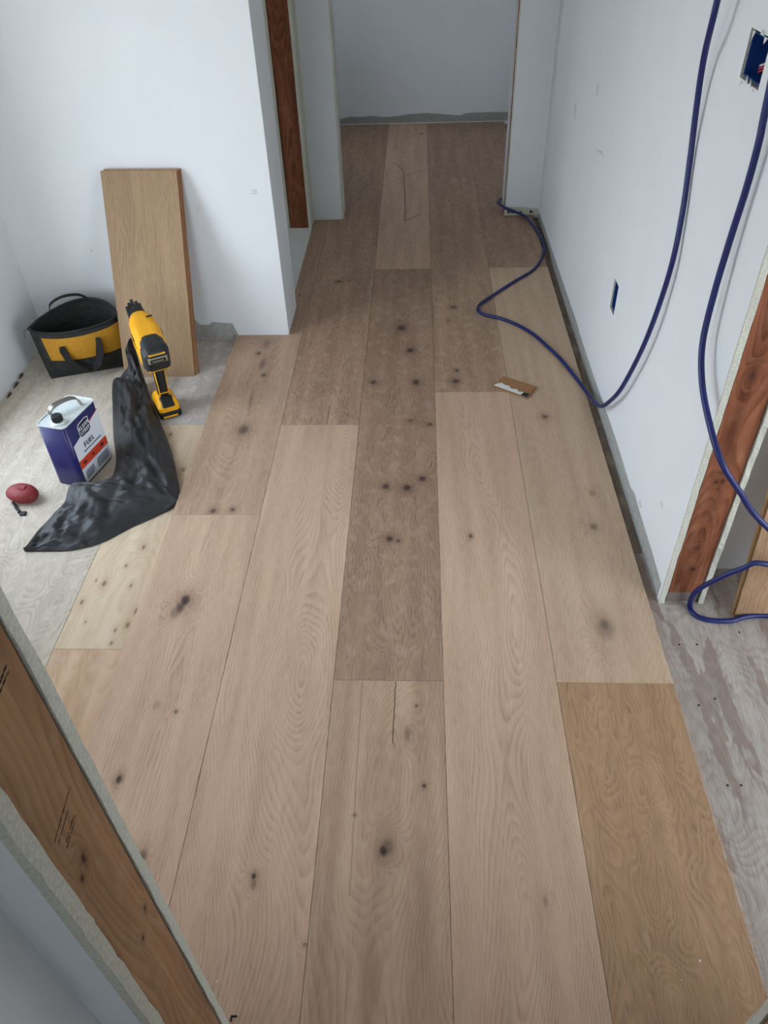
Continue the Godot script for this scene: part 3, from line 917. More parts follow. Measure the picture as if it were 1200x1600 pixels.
func air_hose() -> void:
	var p := []
	var r := 0.0062
	# from the far room round the door stud, over the floor, up the right wall
	p += [Vector3(0.52, r, -4.30), Vector3(0.45, r + 0.004, -4.06), Vector3(0.402, 0.022, -3.94), Vector3(0.400, 0.040, -3.85), Vector3(0.424, 0.044, -3.782), Vector3(0.472, 0.030, -3.765), Vector3(0.530, 0.012, -3.72)]
	for q in [[847, 375], [849, 395], [835, 420], [800, 442], [762, 467], [748, 479], [753, 490], [790, 500], [830, 520], [870, 555], [900, 590]]:
		p.append(G(q[0], q[1], r))
	p.append(Vector3(0.560, 0.014, -2.175))
	for q in [[937, 634, 0.562], [955, 625, 0.564], [975, 600, 0.565], [1010, 530, 0.566], [1045, 430, 0.572], [1065, 340, 0.577], [1078, 250, 0.578], [1088, 170, 0.572], [1100, 90, 0.562], [1121, 0, 0.550]]:
		p.append(WX(q[0], q[1], q[2]))
	# over a nail above the picture and down again
	p += [Vector3(0.555, 1.45, -1.70), Vector3(0.566, 1.74, -1.62), Vector3(0.570, 1.86, -1.53), Vector3(0.566, 1.72, -1.45), Vector3(0.56, 1.40, -1.43)]
	for q in [[1200, 153, 0.570], [1186, 221, 0.571], [1166, 295, 0.572], [1141, 374, 0.570], [1116, 458, 0.566], [1098, 535, 0.563], [1097, 597, 0.560], [1108, 659, 0.562], [1127, 721, 0.575], [1155, 767, 0.62], [1200, 825, 0.70]]:
		p.append(WX(q[0], q[1], q[2]))
	p += [Vector3(0.93, 0.18, -1.08), Vector3(1.10, 0.02, -1.12), Vector3(1.08, SUB + r, -1.19)]
	for q in [[1200, 962], [1139, 970], [1104, 968], [1084, 959], [1078, 945]]:
		p.append(G(q[0], q[1], SUB + r))
	for q in [[1086, 926, -1.262], [1112, 909, -1.245], [1158, 889, -1.228], [1200, 882, -1.222]]:
		p.append(WZ(q[0], q[1], q[2]))
	p += [Vector3(0.98, 0.085, -1.22), Vector3(1.15, SUB + r, -1.10)]
	var st := soft()
	tube(st, catmull(p, 10), r, 12)
	tag(obj("air_hose", st, M.hose), "long blue air hose hanging on right wall and snaking over floor", "hose")

func text(s: String, size: float, m: Material, parent: Node, called: String) -> MeshInstance3D:
	var f := SystemFont.new()
	f.font_names = PackedStringArray(["Droid Sans"])
	f.font_weight = 800
	f.font_italic = false
	var tm := TextMesh.new()
	tm.text = s
	tm.font = f
	tm.font_size = 32
	tm.pixel_size = size / 32.0
	tm.depth = 0.0004
	return put(called, tm, m, parent)

func fuel_can() -> void:
	# own axes: x along the label face, z out of it, origin at the middle of the base
	var a := Vector3(-0.989, SUB, -1.730)
	var ex := Vector3(0.039, 0, -0.154).normalized()
	var ez := ex.cross(Vector3.UP).normalized()
	var W := 0.160
	var D := 0.094
	var H := 0.212
	var t := thing("fuel_can", "blue rectangular metal fuel can with white label and black cap", "can", "", Transform3D(Basis(ex, Vector3.UP, ez), a + ex * W / 2 - ez * D / 2))
	var st := flat()
	var rings := []
	for y in [0.0, 0.002, H - 0.004]:
		rings.append(rounded(W - (0.002 if y == 0.0 else 0.0), D - (0.002 if y == 0.0 else 0.0), 0.016, y))
	st.set_smooth_group(1)
	loft(st, rings, true, true)
	obj("can_body", st, M.blue_can, t)
	var lid := flat()
	loft(lid, [rounded(W, D, 0.016, H - 0.004), rounded(W + 0.002, D + 0.002, 0.017, H - 0.002), rounded(W + 0.002, D + 0.002, 0.017, H), rounded(W - 0.004, D - 0.004, 0.015, H), rounded(W - 0.006, D - 0.006, 0.014, H - 0.003)])
	obj("can_top", lid, M.tin, t)
	var neck := soft()
	lathe(neck, [[0.021, H - 0.003], [0.020, H + 0.002], [0.014, H + 0.004]], 20, Transform3D(Basis(), Vector3(-0.052, 0, 0.012)))
	obj("spout_ring", neck, M.tin, t)
	var cap := flat()
	lathe(cap, [[0.0135, H + 0.003], [0.0145, H + 0.005], [0.0145, H + 0.021], [0.0130, H + 0.023]], 22, Transform3D(Basis(), Vector3(-0.052, 0, 0.012)))
	var cp := obj("screw_cap", cap, M.black, t)
	var rib := flat()
	for k in 22:
		var an := TAU * k / 22
		cbox(rib, Vector3(0.0138, H + 0.006, -0.0007), Vector3(0.0152, H + 0.020, 0.0007), 0.0, Transform3D(Basis(Vector3.UP, an), Vector3(-0.052, 0, 0.012)))
	obj("cap_ridges", rib, M.rubber, cp)
	# strap handle: a flat metal band arched over the top
	var path := catmull([Vector3(-0.028, H - 0.003, -0.026), Vector3(-0.030, H + 0.012, -0.026), Vector3(-0.022, H + 0.026, -0.020), Vector3(0.0, H + 0.029, -0.008), Vector3(0.028, H + 0.027, 0.006), Vector3(0.044, H + 0.016, 0.016), Vector3(0.046, H - 0.003, 0.018)], 6)
	var hst := flat()
	var hr := []
	for i in path.size():
		var tg: Vector3 = (path[mini(i + 1, path.size() - 1)] - path[maxi(i - 1, 0)]).normalized()
		var sd := Vector3(-0.45, 0, 0.9).normalized()
		var up := sd.cross(tg).normalized()
		hr.append([path[i] + sd * 0.010 + up * 0.0022, path[i] + sd * 0.003 + up * 0.0002, path[i] - sd * 0.003 + up * 0.0002, path[i] - sd * 0.010 + up * 0.0022, path[i] - sd * 0.010 - up * 0.0008, path[i] + sd * 0.010 - up * 0.0008])
	loft(hst, hr)
	obj("handle", hst, M.metal, t)
	# label, printed on the wide face
	var zf := D / 2
	var lay := func(pts: Array, lift: float) -> SurfaceTool:
		var o := flat()
		var q := []
		for v in pts:
			q.append(Vector3(v.x * W - W / 2, v.y * H, zf + lift))
		prism(o, q, Vector3(0, 0, 0.0003))
		return o
	var lb := obj("label", lay.call([Vector2(0.085, 0.025), Vector2(0.965, 0.025), Vector2(0.965, 0.845), Vector2(0.085, 0.655)], 0.0), M.label, t)
	obj("warning_band", lay.call([Vector2(0.085, 0.265), Vector2(0.965, 0.265), Vector2(0.965, 0.40), Vector2(0.085, 0.40)], 0.0004), M.orange, lb)
	obj("red_rule", lay.call([Vector2(0.66, 0.785), Vector2(0.965, 0.850), Vector2(0.965, 0.862), Vector2(0.66, 0.797)], 0.0004), M.orange, lb)
	for q in [[0.15, 0.42, 0.07, 0.20], [0.52, 0.90, 0.075, 0.215]]:
		obj("small_print", lay.call([Vector2(q[0], q[2]), Vector2(q[1] - 0.05, q[2]), Vector2(q[1], q[2] + 0.05), Vector2(q[1], q[3]), Vector2(q[0] + 0.03, q[3]), Vector2(q[0], q[3] - 0.05)], 0.0004), M.print_grey, lb)
	var bars := flat()
	var r := RandomNumberGenerator.new()
	r.seed = 12
	var x := 0.30
	while x < 0.80:
		var w := r.randf_range(0.015, 0.05)
		cbox(bars, Vector3(x * W - W / 2, 0.455 * H, zf + 0.0003), Vector3((x + w) * W - W / 2, 0.475 * H, zf + 0.0007))
		x += w + 0.012
	obj("small_print", bars, M.navy, lb)
	for q in [[0.18, 0.10], [0.46, 0.07], [0.74, 0.10]]:
		bars = flat()
		cbox(bars, Vector3(q[0] * W - W / 2, 0.315 * H, zf + 0.0007), Vector3((q[0] + q[1]) * W - W / 2, 0.345 * H, zf + 0.0011))
		obj("band_print", bars, M.navy, lb)
	obj("logo_badge", lay.call([Vector2(0.32, 0.70), Vector2(0.36, 0.665), Vector2(0.60, 0.665), Vector2(0.66, 0.70), Vector2(0.66, 0.885), Vector2(0.56, 0.905), Vector2(0.36, 0.885), Vector2(0.32, 0.86)], 0.0004), M.label, lb)
	obj("logo_field", lay.call([Vector2(0.335, 0.705), Vector2(0.37, 0.678), Vector2(0.59, 0.678), Vector2(0.645, 0.71), Vector2(0.645, 0.875), Vector2(0.56, 0.892), Vector2(0.37, 0.873), Vector2(0.335, 0.852)], 0.0008), M.navy, lb)
	var k1 := text("KLEAN", 0.0165, M.label, lb, "logo_lettering")
	k1.position = Vector3((0.49 - 0.5) * W, 0.815 * H, zf + 0.0014)
	k1.rotation.z = 0.06
	var k2 := text("STRIP", 0.0165, M.label, lb, "logo_lettering")
	k2.position = Vector3((0.49 - 0.5) * W, 0.735 * H, zf + 0.0014)
	k2.rotation.z = 0.06
	var fu := text("FUEL", 0.022, M.navy, lb, "lettering")
	fu.position = Vector3((0.50 - 0.5) * W, 0.55 * H, zf + 0.0008)

func tool_bag() -> void:
	var t := thing("tool_bag", "black canvas tool bag with yellow front panel, gaping open", "bag", "", Transform3D(Basis(), Vector3(-1.21, SUB, -2.45)))
	var org := Vector3(-1.21, SUB, -2.45)
	var cloth := mottled(Color(0.10, 0.10, 0.10), Color(0.24, 0.235, 0.225), 0.03, 5.0, 0.9, 61, 0.3)
	var yel := mottled(Color(0.66, 0.46, 0.06), Color(0.76, 0.55, 0.10), 0.04, 7.0, 0.75, 62, 0.2)
	# rings of the body from base to mouth: front row then back row, left to right and back
	var n := 12
	var bl := Vector3(-1.317, SUB, -2.345)
	var br := Vector3(-1.062, SUB, -2.43)
	var dp := Vector3(-0.045, 0, -0.140)
	var rl := Vector3(-1.352, 0.165, -2.378)
	var rr := Vector3(-1.060, 0.172, -2.455)
	var rings := []
	for lev in 7:
		var f := lev / 6.0
		var ring := []
		for k in n + 1:
			var u := float(k) / n
			var b := bl.lerp(br, u)
			var bulge := sin(u * PI)
			var m := rl.lerp(rr, u) + Vector3(0.006, -0.012, 0.050) * pow(bulge, 0.6)
			var p := b.lerp(m, f) + Vector3(0.01, 0, 0.03) * sin(f * PI) * 0.45 * (0.4 + bulge)
			ring.append(p - org)
		for k in n + 1:
			var u := 1.0 - float(k) / n
			var b := bl.lerp(br, u) + dp
			var bulge := sin(u * PI)
			var m := rl.lerp(rr, u) + Vector3(0.01, 0.036, -0.105) * pow(bulge, 0.7)
			var p := b.lerp(m, f) + Vector3(-0.006, 0, -0.02) * sin(f * PI) * 0.5
			ring.append(p - org)
		rings.append(ring)
	var out := soft()
	loft(out, rings, true, false)
	obj("bag_shell", out, cloth, t)
	var ins := soft()
	var rin := []
	for lev in rings.size():
		var c := Vector3.ZERO
		for p in rings[lev]:
			c += p / rings[lev].size()
		var ring := []
		for p in rings[lev]:
			ring.append(c + (p - c) * 0.965 + Vector3(0, 0.004 if lev == 0 else 0.0, 0))
		rin.append(ring)
	loft(ins, rin, true, false)
	for k in rin[0].size():
		var m0: Vector3 = (rin[0][0] + rin[0][n]+ rin[0][n + 1] + rin[0][2 * n + 1]) / 4
		poly(ins, [m0, rin[0][k], rin[0][(k + 1) % rin[0].size()]], Vector3.UP)
	obj("lining", ins, cloth, t)
	# rim: the zip tape round the mouth, and the zip pull at its left end
	var rim := soft()
	var rp: Array = rings[6].duplicate()
	rp.append(rp[0])
	tube(rim, rp, 0.0048, 7)
	obj("zip_tape", rim, M.rubber, t)
	var pull := soft()
	tube(pull, catmull([rl - org + Vector3(0.0, 0.002, 0), rl - org + Vector3(-0.012, -0.004, 0.008), rl - org + Vector3(-0.016, -0.020, 0.012), rl - org + Vector3(-0.018, -0.030, 0.014)], 4), 0.003, 6, 0.5)
	obj("zip_pull", pull, M.metal, t)
	# yellow panel stitched to the front, and the two webbing handles
	var at := func(u: float, f: float, lift: float) -> Vector3:
		var lv := clampf(f * 6.0, 0.0, 5.999)
		var k := clampf(u * n, 0.0, n - 0.001)
		var a: Vector3 = rings[int(lv)][int(k)].lerp(rings[int(lv)][int(k) + 1], k - int(k))
		var b: Vector3 = rings[int(lv) + 1][int(k)].lerp(rings[int(lv) + 1][int(k) + 1], k - int(k))
		return a.lerp(b, lv - int(lv)) + Vector3(0.3, 0.1, 0.95) * lift
	var pan := soft()
	for i in 10:
		for j in 5:
			var q := []
			for c in [[0, 0], [1, 0], [1, 1], [0, 1]]:
				q.append(at.call(lerpf(0.13, 0.995, (i + c[0]) / 10.0), lerpf(0.42, 0.90, (j + c[1]) / 5.0), 0.003))
			poly(pan, [q[0], q[1], q[2]], Vector3(0, 0, 1))
			poly(pan, [q[0], q[2], q[3]], Vector3(0, 0, 1))
	obj("yellow_panel", pan, yel, t)
	var strap := func(pts: Array, wide: Vector3, called: String) -> void:
		var sst := flat()
		var sr := []
		for i in pts.size():
			var tg: Vector3 = (pts[mini(i + 1, pts.size() - 1)] - pts[maxi(i - 1, 0)]).normalized()
			var nn := tg.cross(wide).normalized()
			var w2 := nn.cross(tg).normalized() * wide.length()
			sr.append([pts[i] + w2 + nn * 0.0012, pts[i] - w2 + nn * 0.0012, pts[i] - w2 - nn * 0.0012, pts[i] + w2 - nn * 0.0012])
		loft(sst, sr)
		obj(called, sst, M.webbing, t)
	var front := catmull([at.call(0.33, 0.74, 0.005), at.call(0.335, 0.60, 0.008), at.call(0.37, 0.40, 0.020), at.call(0.46, 0.24, 0.030), at.call(0.57, 0.20, 0.033), at.call(0.68, 0.32, 0.028), at.call(0.74, 0.55, 0.014), at.call(0.75, 0.80, 0.006)], 5)
	strap.call(front, Vector3(0.0145, 0.003, 0.004), "handle")
	var b1: Vector3 = rings[6][2 * n + 1 - 2]
	var b2: Vector3 = rings[6][2 * n + 1 - 7]
	strap.call(catmull([b1 + Vector3(0, -0.02, -0.008), b1 + Vector3(0.004, 0.022, -0.008), b1.lerp(b2, 0.35) + Vector3(0, 0.034, -0.012), b1.lerp(b2, 0.75) + Vector3(0, 0.022, -0.010), b2 + Vector3(0, -0.01, -0.006)], 5), Vector3(0.004, 0.0, 0.009), "handle")

func plastic_bag() -> void:
	# left and right borders followed from the near tip to the far one: pixel and height above the plywood
	var L := [[38, 858, 0.0], [58, 830, 0.006], [82, 806, 0.012], [100, 786, 0.02], [112, 757, 0.035], [150, 756, 0.035], [172, 752, 0.022], [181, 722, 0.01], [177, 680, 0.012], [176, 640, 0.014], [176, 602, 0.02], [190, 588, 0.05], [200, 572, 0.085], [196, 548, 0.115], [204, 532, 0.14]]
	var R := [[40, 862, 0.0], [78, 862, 0.0], [115, 860, 0.0], [160, 848, 0.0], [205, 825, 0.0], [245, 807, 0.0], [274, 792, 0.0], [281, 780, 0.008], [277, 745, 0.008], [268, 705, 0.004], [254, 668, 0.0], [238, 632, 0.01], [230, 605, 0.03], [219, 572, 0.085], [208, 532, 0.14]]
	var pl := []
	var pr := []
	for q in L:
		pl.append(G(q[0], q[1], SUB + 0.001 + q[2]))
	for q in R:
		pr.append(G(q[0], q[1], SUB + 0.001 + q[2]))
	pl = catmull(pl, 8)
	pr = catmull(pr, 8)
	var nz := FastNoiseLite.new()
	nz.seed = 77
	nz.frequency = 9.0
	nz.fractal_type = FastNoiseLite.FRACTAL_RIDGED
	nz.fractal_octaves = 3
	var n2 := FastNoiseLite.new()
	n2.seed = 78
	n2.frequency = 5.0
	n2.noise_type = FastNoiseLite.TYPE_CELLULAR
	n2.cellular_return_type = FastNoiseLite.RETURN_DISTANCE2_SUB
	# a lattice of random heights joined by flat triangles: creases with flats between them
	var crease := func(a: float, b: float, layer: int) -> float:
		var ia := int(floorf(a))
		var ib := int(floorf(b))
		var hs := []
		for q in [[0, 0], [1, 0], [0, 1], [1, 1]]:
			hs.append(float(hash(Vector3i(ia + q[0], ib + q[1], layer * 7 + 3)) % 2001) / 1000.0 - 1.0)
		var x := a - ia
		var y := b - ib
		if (ia + ib) % 2 == 0:
			return hs[0] + (hs[1] - hs[0]) * x + (hs[3] - hs[1]) * y if x > y else hs[0] + (hs[2] - hs[0]) * y + (hs[3] - hs[2]) * x
		return hs[0] + (hs[1] - hs[0]) * x + (hs[2] - hs[0]) * y if x + y < 1.0 else hs[3] + (hs[2] - hs[3]) * (1.0 - x) + (hs[1] - hs[3]) * (1.0 - y)
	var grid := []
	var cols := 44
	var rows := pl.size()
	for i in rows:
		var f := float(i) / (rows - 1)
		var full := 0.030 + 0.032 * smoothstep(0.25, 0.5, f) * (1.0 - smoothstep(0.62, 0.9, f))
		full *= smoothstep(0.0, 0.22, f) * 0.85 + 0.15
		full *= 1.0 - smoothstep(0.86, 1.0, f)
		var line := []
		for j in cols + 1:
			var u := float(j) / cols
			var p: Vector3 = pl[i].lerp(pr[i], u)
			var mid := pow(sin(u * PI), 0.55)
			var cr1 := nz.get_noise_3d(p.x, 0, p.z) * 0.5 + 0.5
			var cr2 := n2.get_noise_3d(p.x * 2.2, 0, p.z * 2.2) + 0.6
			var fold: float = 0.017 * crease.call(f * 26.0, u * 7.0, 0) + 0.009 * crease.call(f * 47.0 + 3.3, u * 12.0 + 1.7, 1) + 0.004 * crease.call(f * 85.0, u * 22.0, 2)
			p.y += mid * (full * (0.75 + 0.25 * cr1) + fold * (0.7 + 0.5 * f) + 0.003 * cr2)
			p.y = maxf(p.y, SUB + 0.002)
			p.x += mid * 0.006 * nz.get_noise_3d(p.z, 3.0, p.x)
			p.z += mid * 0.006 * nz.get_noise_3d(p.z, 9.0, p.x)
			line.append(p)
		grid.append(line)
	var org := Vector3(-0.9, SUB, -1.75)
	var st := soft()
	var wear := flat()
	for i in rows - 1:
		for j in cols:
			var a: Vector3 = grid[i][j] - org
			var b: Vector3 = grid[i][j + 1] - org
			var c: Vector3 = grid[i + 1][j + 1] - org
			var d: Vector3 = grid[i + 1][j] - org
			poly(st, [a, b, c], Vector3.UP)
			poly(st, [a, c, d], Vector3.UP)
	var t := thing("plastic_bag", "crumpled black plastic bag lying between fuel can and drill", "bag", "", Transform3D(Basis(), org))
	var plastic := mottled(Color(0.09, 0.092, 0.10), Color(0.22, 0.22, 0.225), 0.03, 3.0, 0.56, 71, 0.35)
	obj("upper_sheet", st, plastic, t)
	var un := soft()
	for i in rows - 1:
		for j in 4:
			var q := []
			for c in [[0, 0], [0, 1], [1, 1], [1, 0]]:
				var p: Vector3 = pl[i + c[0]].lerp(pr[i + c[0]], (j + c[1]) / 4.0) - org
				p.y = maxf(p.y - 0.002, 0.0006)
				q.append(p)
			poly(un, [q[0], q[1], q[2]], Vector3.DOWN)
			poly(un, [q[0], q[2], q[3]], Vector3.DOWN)
	obj("lower_sheet", un, plastic, t)

func drill() -> void:
	# own axes: -z is where the nose points, y up, origin on the floor under the battery
	var yaw := atan2(0.103, 0.19)
	var t := thing("cordless_drill", "yellow and black cordless drill standing on its battery beside leaning plank", "drill", "", Transform3D(Basis(Vector3.UP, yaw), Vector3(-0.838, SUB, -2.135)))
	var foot := Transform3D(Basis(), Vector3.ZERO)
	var b := flat()
	cbox(b, Vector3(-0.036, 0.0, -0.060), Vector3(0.036, 0.026, 0.050), 0.006)
	var bt := obj("battery", b, M.black, t)
	obj("battery_stripe", box(Vector3(-0.026, 0.006, 0.0495), Vector3(0.022, 0.013, 0.0515), 0.001), M.yellow, bt)
	obj("battery_latch", box(Vector3(-0.020, 0.0155, 0.0495), Vector3(0.018, 0.023, 0.0525), 0.001), M.rubber, bt)
	# yellow foot, sloping from the back edge up to the handle
	var fs := flat()
	loft(fs, [rounded(0.070, 0.104, 0.014, 0.0262).map(func(p): return p + Vector3(0, 0, -0.004)), rounded(0.072, 0.104, 0.014, 0.040).map(func(p): return p + Vector3(0, 0, -0.005)), rounded(0.060, 0.080, 0.012, 0.056).map(func(p): return p + Vector3(0, 0.0, -0.012)), rounded(0.040, 0.050, 0.012, 0.066).map(func(p): return p + Vector3(0, 0, -0.016))])
	var ft := obj("foot", fs, M.yellow, t)
	var tilt := Transform3D(Basis(Vector3.RIGHT, 0.62), Vector3(0, 0.052, 0.024))
	obj("foot_pad", box(Vector3(-0.021, -0.006, -0.020), Vector3(0.021, 0.008, 0.024), 0.004, tilt), M.black, ft)
	# handle
	var hs := soft()
	var hp := []
	for q in [[0.060, -0.014, 0.036, 0.046], [0.080, -0.010, 0.033, 0.044], [0.110, -0.006, 0.034, 0.045], [0.145, -0.002, 0.037, 0.048], [0.188, 0.000, 0.044, 0.058]]:
		hp.append(rounded(q[2], q[3], q[2] * 0.42, q[0]).map(func(p): return p + Vector3(0, 0, q[1])))
	loft(hs, hp)
	var hd := obj("handle", hs, M.rubber, t)
	var hy := flat()
	for s in [-1.0, 1.0]:
		loft(hy, [[Vector3(s * 0.0135, 0.070, 0.0115), Vector3(s * 0.0160, 0.070, 0.009), Vector3(s * 0.015, 0.070, 0.006)], [Vector3(s * 0.0130, 0.100, 0.0165), Vector3(s * 0.0158, 0.100, 0.014), Vector3(s * 0.015, 0.100, 0.010)], [Vector3(s * 0.0150, 0.172, 0.0265), Vector3(s * 0.0190, 0.172, 0.022), Vector3(s * 0.018, 0.172, 0.016)]])
	cbox(hy, Vector3(-0.013, 0.078, 0.0135), Vector3(0.013, 0.0815, 0.0175), 0.001)
	obj("grip_trim", hy, M.yellow, hd)
	obj("trigger", box(Vector3(-0.009, 0.145, -0.042), Vector3(0.009, 0.180, -0.022), 0.005), M.black, t)
	# body: lofted along its own axis, nose raised
	var B := Transform3D(Basis(Vector3.RIGHT, 0.33).scaled(Vector3.ONE * 1.18), Vector3(0, 0.228, 0.006))
	var ringz := func(z: float, w: float, h: float, r: float, dy := 0.0) -> Array:
		var o := []
		for p in rounded(w, h, r, 0.0, 4):
			o.append(B * Vector3(p.x, p.z + dy, z))
		return o
	var bs := flat()
	loft(bs, [ringz.call(0.030, 0.070, 0.074, 0.022), ringz.call(0.010, 0.078, 0.084, 0.024), ringz.call(-0.060, 0.078, 0.086, 0.024), ringz.call(-0.105, 0.066, 0.074, 0.024), ringz.call(-0.128, 0.050, 0.056, 0.022)])
	var bd := obj("body", bs, M.yellow, t)
	for s in [-1.0, 1.0]:
		for k in 3:
			var vents := flat()
			cbox(vents, Vector3(s * 0.0385 - 0.001, 0.004 + k * 0.008, -0.045 - k * 0.006), Vector3(s * 0.0385 + 0.001, 0.008 + k * 0.008, -0.018 - k * 0.006), 0.0, B)
			obj("air_slot", vents, M.black, bd)
	obj("top_mark", box(Vector3(0.012, 0.0415, -0.088), Vector3(0.028, 0.0435, -0.084), 0.0, B), M.black, bd)
	var rc := flat()
	loft(rc, [ringz.call(-0.018, 0.058, 0.0905, 0.020, 0.0), ringz.call(-0.004, 0.070, 0.0905, 0.022, 0.0), ringz.call(0.022, 0.074, 0.089, 0.022), ringz.call(0.040, 0.066, 0.074, 0.020), ringz.call(0.048, 0.052, 0.058, 0.016)])
	var rcap := obj("rear_cap", rc, mat(Color(0.13, 0.135, 0.145), 0.55), t)
	obj("name_plate", box(Vector3(-0.026, 0.006, 0.044), Vector3(0.026, 0.026, 0.0505), 0.002, B), mat(Color(0.55, 0.53, 0.45), 0.4), rcap)
	obj("plate_inlay", box(Vector3(-0.020, 0.0095, 0.050), Vector3(0.020, 0.0225, 0.0512), 0.001, B), M.black, rcap)
	var pt := flat()
	var px := -0.015
	for k in 6:
		cbox(pt, Vector3(px, 0.014, 0.0511), Vector3(px + 0.0035, 0.018, 0.0516), 0.0, B)
		px += 0.005
	obj("plate_print", pt, mat(Color(0.70, 0.68, 0.60), 0.5), rcap)
	obj("yellow_rib", box(Vector3(-0.022, 0.030, 0.037), Vector3(0.022, 0.034, 0.0455), 0.001, B), M.yellow, rcap)
	obj("yellow_rib", box(Vector3(-0.028, -0.026, 0.036), Vector3(0.028, -0.022, 0.0485), 0.001, B), M.yellow, rcap)
	# nose: black collar, stepped teeth and the tip
	var ns := flat()
	loft(ns, [ringz.call(-0.126, 0.048, 0.050, 0.020), ringz.call(-0.150, 0.042, 0.042, 0.018), ringz.call(-0.168, 0.030, 0.030, 0.013)])
	var no := obj("nose_collar", ns, M.black, t)
	var tp := flat()
	for q in [[-0.020, -0.160, 0.022], [-0.012, -0.174, 0.018], [-0.002, -0.186, 0.016], [0.008, -0.176, 0.016], [0.014, -0.164, 0.018]]:
		cbox(tp, Vector3(q[0] - 0.004, -0.010, q[1] - q[2]* 0.5), Vector3(q[0] + 0.004, 0.014, q[1] + q[2]), 0.0015, B)
	obj("nose_teeth", tp, M.rubber, no)

func chalk_reel() -> void:
	var c := G(38, 770, 0.01)
	var t := thing("chalk_line_reel", "dusty red chalk line reel with short black strap on plywood", "chalk reel", "", Transform3D(Basis(Vector3.UP, -0.15), Vector3(c.x, SUB, c.z)))
	var red := mottled(Color(0.42, 0.07, 0.08), Color(0.62, 0.22, 0.22), 0.03, 9.0, 0.6, 81)
	var st := soft()
	var rings := []
	for k in 13:
		var f := k / 12.0
		var a := f * PI
		var rx := 0.047 * pow(sin(a), 0.75) + 0.0008
		var ring := []
		for j in 22:
			var b := TAU * j / 22
			var sx := cos(b)
			var sz := sin(b)
			var w := rx * (1.0 - 0.16 * sx)
			ring.append(Vector3(sx * w * 1.06, 0.0225 - 0.0225 * cos(a), sz * w * 0.72 + 0.004 * sx))
		rings.append(ring)
	loft(st, rings)
	obj("case", st, red, t)
	var seam := soft()
	var sp := []
	for j in 23:
		var b := TAU * j / 22
		var w := 0.0474 * (1.0 - 0.16 * cos(b))
		sp.append(Vector3(cos(b) * w * 1.06, 0.0225, sin(b) * w * 0.72 + 0.004 * cos(b)))
	tube(seam, sp, 0.0012, 6)
	obj("case_seam", seam, mat(Color(0.30, 0.06, 0.07), 0.7), t)
	var cr2 := flat()
	cbox(cr2, Vector3(-0.012, 0.044, -0.010), Vector3(0.010, 0.048, 0.008), 0.003)
	obj("crank", cr2, red, t)
	var sr := soft()
	tube(sr, catmull([Vector3(-0.030, 0.008, 0.024), Vector3(-0.016, 0.005, 0.036), Vector3(-0.006, 0.004, 0.046), Vector3(0.006, 0.003, 0.054), Vector3(0.010, 0.003, 0.062)], 5), 0.0042, 6, 0.6)
	obj("strap", sr, M.rubber, t)
	obj("hook", box(Vector3(0.003, 0.0003, 0.058), Vector3(0.019, 0.006, 0.074), 0.001, Transform3D(Basis(Vector3.UP, 0.2), Vector3.ZERO)), M.black, t)

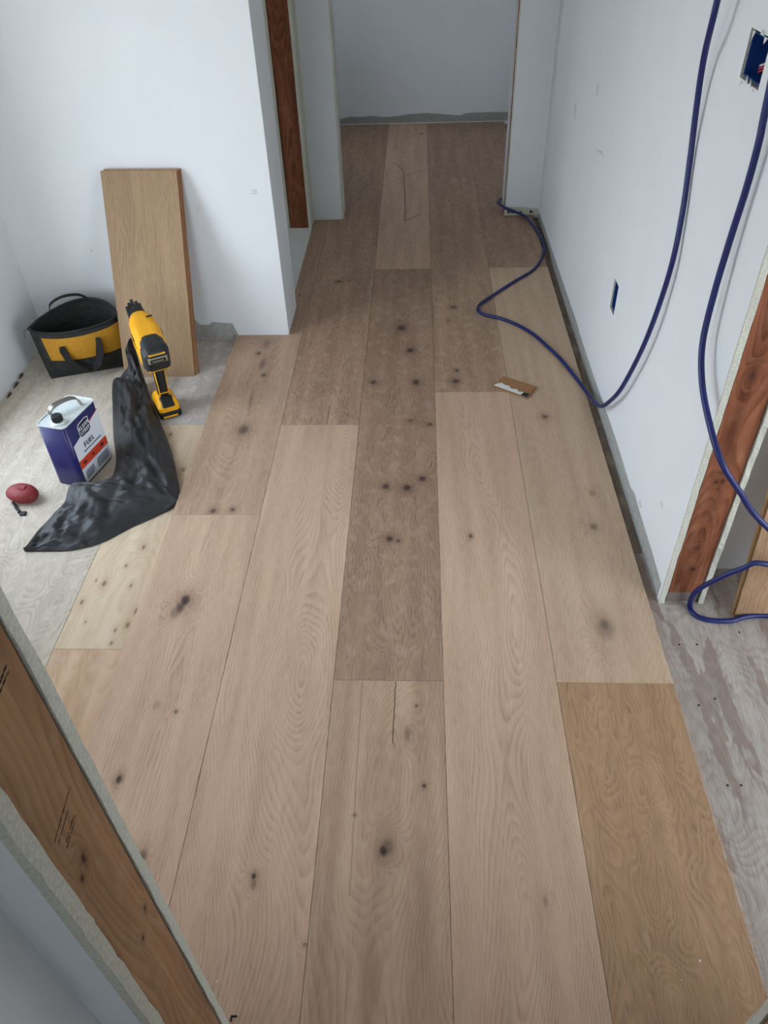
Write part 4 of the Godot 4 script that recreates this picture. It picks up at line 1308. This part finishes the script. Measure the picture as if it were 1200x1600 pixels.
func small_things() -> void:
	# scrap of cardboard with a torn white sticker
	var p := [G(770, 604, 0.002), G(786, 592, 0.002), G(838, 607, 0.002), G(824, 623, 0.002)]
	var c: Vector3 = (p[0] + p[2]) / 2
	c.y = 0.0
	var t := thing("cardboard_scrap", "folded scrap of brown cardboard with torn white sticker on planks", "cardboard", "", Transform3D(Basis(), c))
	var q := []
	for v in p:
		q.append(Vector3(v.x - c.x, 0.0004, v.z - c.z))
	var st := flat()
	var lift := [0.003, 0.010, 0.006, 0.003]
	var top := []
	for k in 4:
		top.append(q[k] + Vector3(0, 0.003 + lift[k], 0))
	var low := []
	for k in 4:
		low.append(q[k] + Vector3(0, lift[k] * 0.6 - 0.0003, 0))
	loft(st, [low, top])
	obj("cardboard", st, mottled(Color(0.56, 0.39, 0.25), Color(0.66, 0.48, 0.32), 0.04, 20.0, 0.85, 91), t)
	var bi := func(u: float, v: float) -> Vector3:
		return (top[0].lerp(top[3], u)).lerp(top[1].lerp(top[2], u), v) + Vector3(0, 0.0004, 0)
	var w := flat()
	prism(w, [bi.call(0.02, 0.03), bi.call(0.80, 0.02), bi.call(0.82, 0.28), bi.call(0.70, 0.20), bi.call(0.60, 0.32), bi.call(0.48, 0.22), bi.call(0.36, 0.38), bi.call(0.24, 0.34), bi.call(0.14, 0.42), bi.call(0.05, 0.26)], Vector3(0, 0.0005, 0))
	obj("white_sticker", w, M.white, t)
	var g := flat()
	prism(g, [bi.call(0.80, 0.0), bi.call(0.98, 0.0), bi.call(0.98, 0.30), bi.call(0.83, 0.28)], Vector3(0, 0.0006, 0))
	obj("green_corner", g, mat(Color(0.05, 0.16, 0.08), 0.5), t)
	# crumbs of plaster on the boards
	var i := 0
	for k in [[339, 1535, 0.0022], [326, 1430, 0.0014], [314, 1467, 0.001], [430, 1463, 0.0011], [1093, 1502, 0.0024], [1065, 1532, 0.0012], [477, 1478, 0.001], [354, 1485, 0.001]]:
		var s := soft()
		var rings := []
		for a in 5:
			var f := PI * a / 4.0
			var ring := []
			for b in 7:
				var d := TAU * b / 7.0
				var rr: float = k[2] * rng.randf_range(0.75, 1.15)
				ring.append(Vector3(cos(d) * sin(f) * rr + 0.00001 * b, k[2] * 0.8 * (1.0 - cos(f)), sin(d) * sin(f) * rr))
			rings.append(ring)
		loft(s, rings)
		var o := obj("plaster_crumb", s, M.white)
		var at := G(k[0], k[1], 0.0)
		o.position = Vector3(at.x, 0.0002, at.z)
		if i == 0:
			tag(o, "largest white plaster crumb on the planks beside the stamped doorway stud", "crumb", "plaster crumbs on the planks")
		elif i == 4:
			tag(o, "bigger white plaster crumb on the browner plank beside worn plywood", "crumb", "plaster crumbs on the planks")
		elif i == 5:
			tag(o, "smaller white plaster crumb on the browner plank beside worn plywood", "crumb", "plaster crumbs on the planks")
		else:
			tag(o, "tiny white plaster speck on the pale planks near the doorway stud", "crumb", "plaster crumbs on the planks")
		i += 1
	# chips of dark wood along the foot of the left wall
	for k in [[28, 588, 0.020], [20, 602, 0.024], [9, 618, 0.020]]:
		var a := G(k[0], k[1], SUB)
		var chip := flat()
		loft(chip, [[Vector3(-0.003, 0, -k[2]), Vector3(0.004, 0, -k[2] * 0.8), Vector3(0.0, 0.005, -k[2] * 0.7)], [Vector3(-0.005, 0, 0), Vector3(0.006, 0, 0), Vector3(0.001, 0.009, 0.002)], [Vector3(-0.002, 0, k[2]), Vector3(0.004, 0, k[2] * 0.7), Vector3(0.001, 0.004, k[2] * 0.8)]])
		var o := obj("wood_chip", chip, M.chip)
		o.position = Vector3(a.x + 0.012, SUB + 0.0002, a.z)
		tag(o, "dark splintered wood chip at the foot of the left wall", "wood chip", "wood chips by the left wall")
	var sa := G(362, 1588, 0.0)
	var sst := flat()
	cbox(sst, Vector3(-0.001, 0, -0.001), Vector3(0.009, 0.0022, 0.0012))
	cbox(sst, Vector3(-0.001, 0, 0.0012), Vector3(0.0012, 0.0022, 0.008))
	var so := obj("bent_staple", sst, M.gap)
	so.position = Vector3(sa.x, 0.0001, sa.z)
	tag(so, "small bent black staple on planks at the foot of doorway stud", "staple")
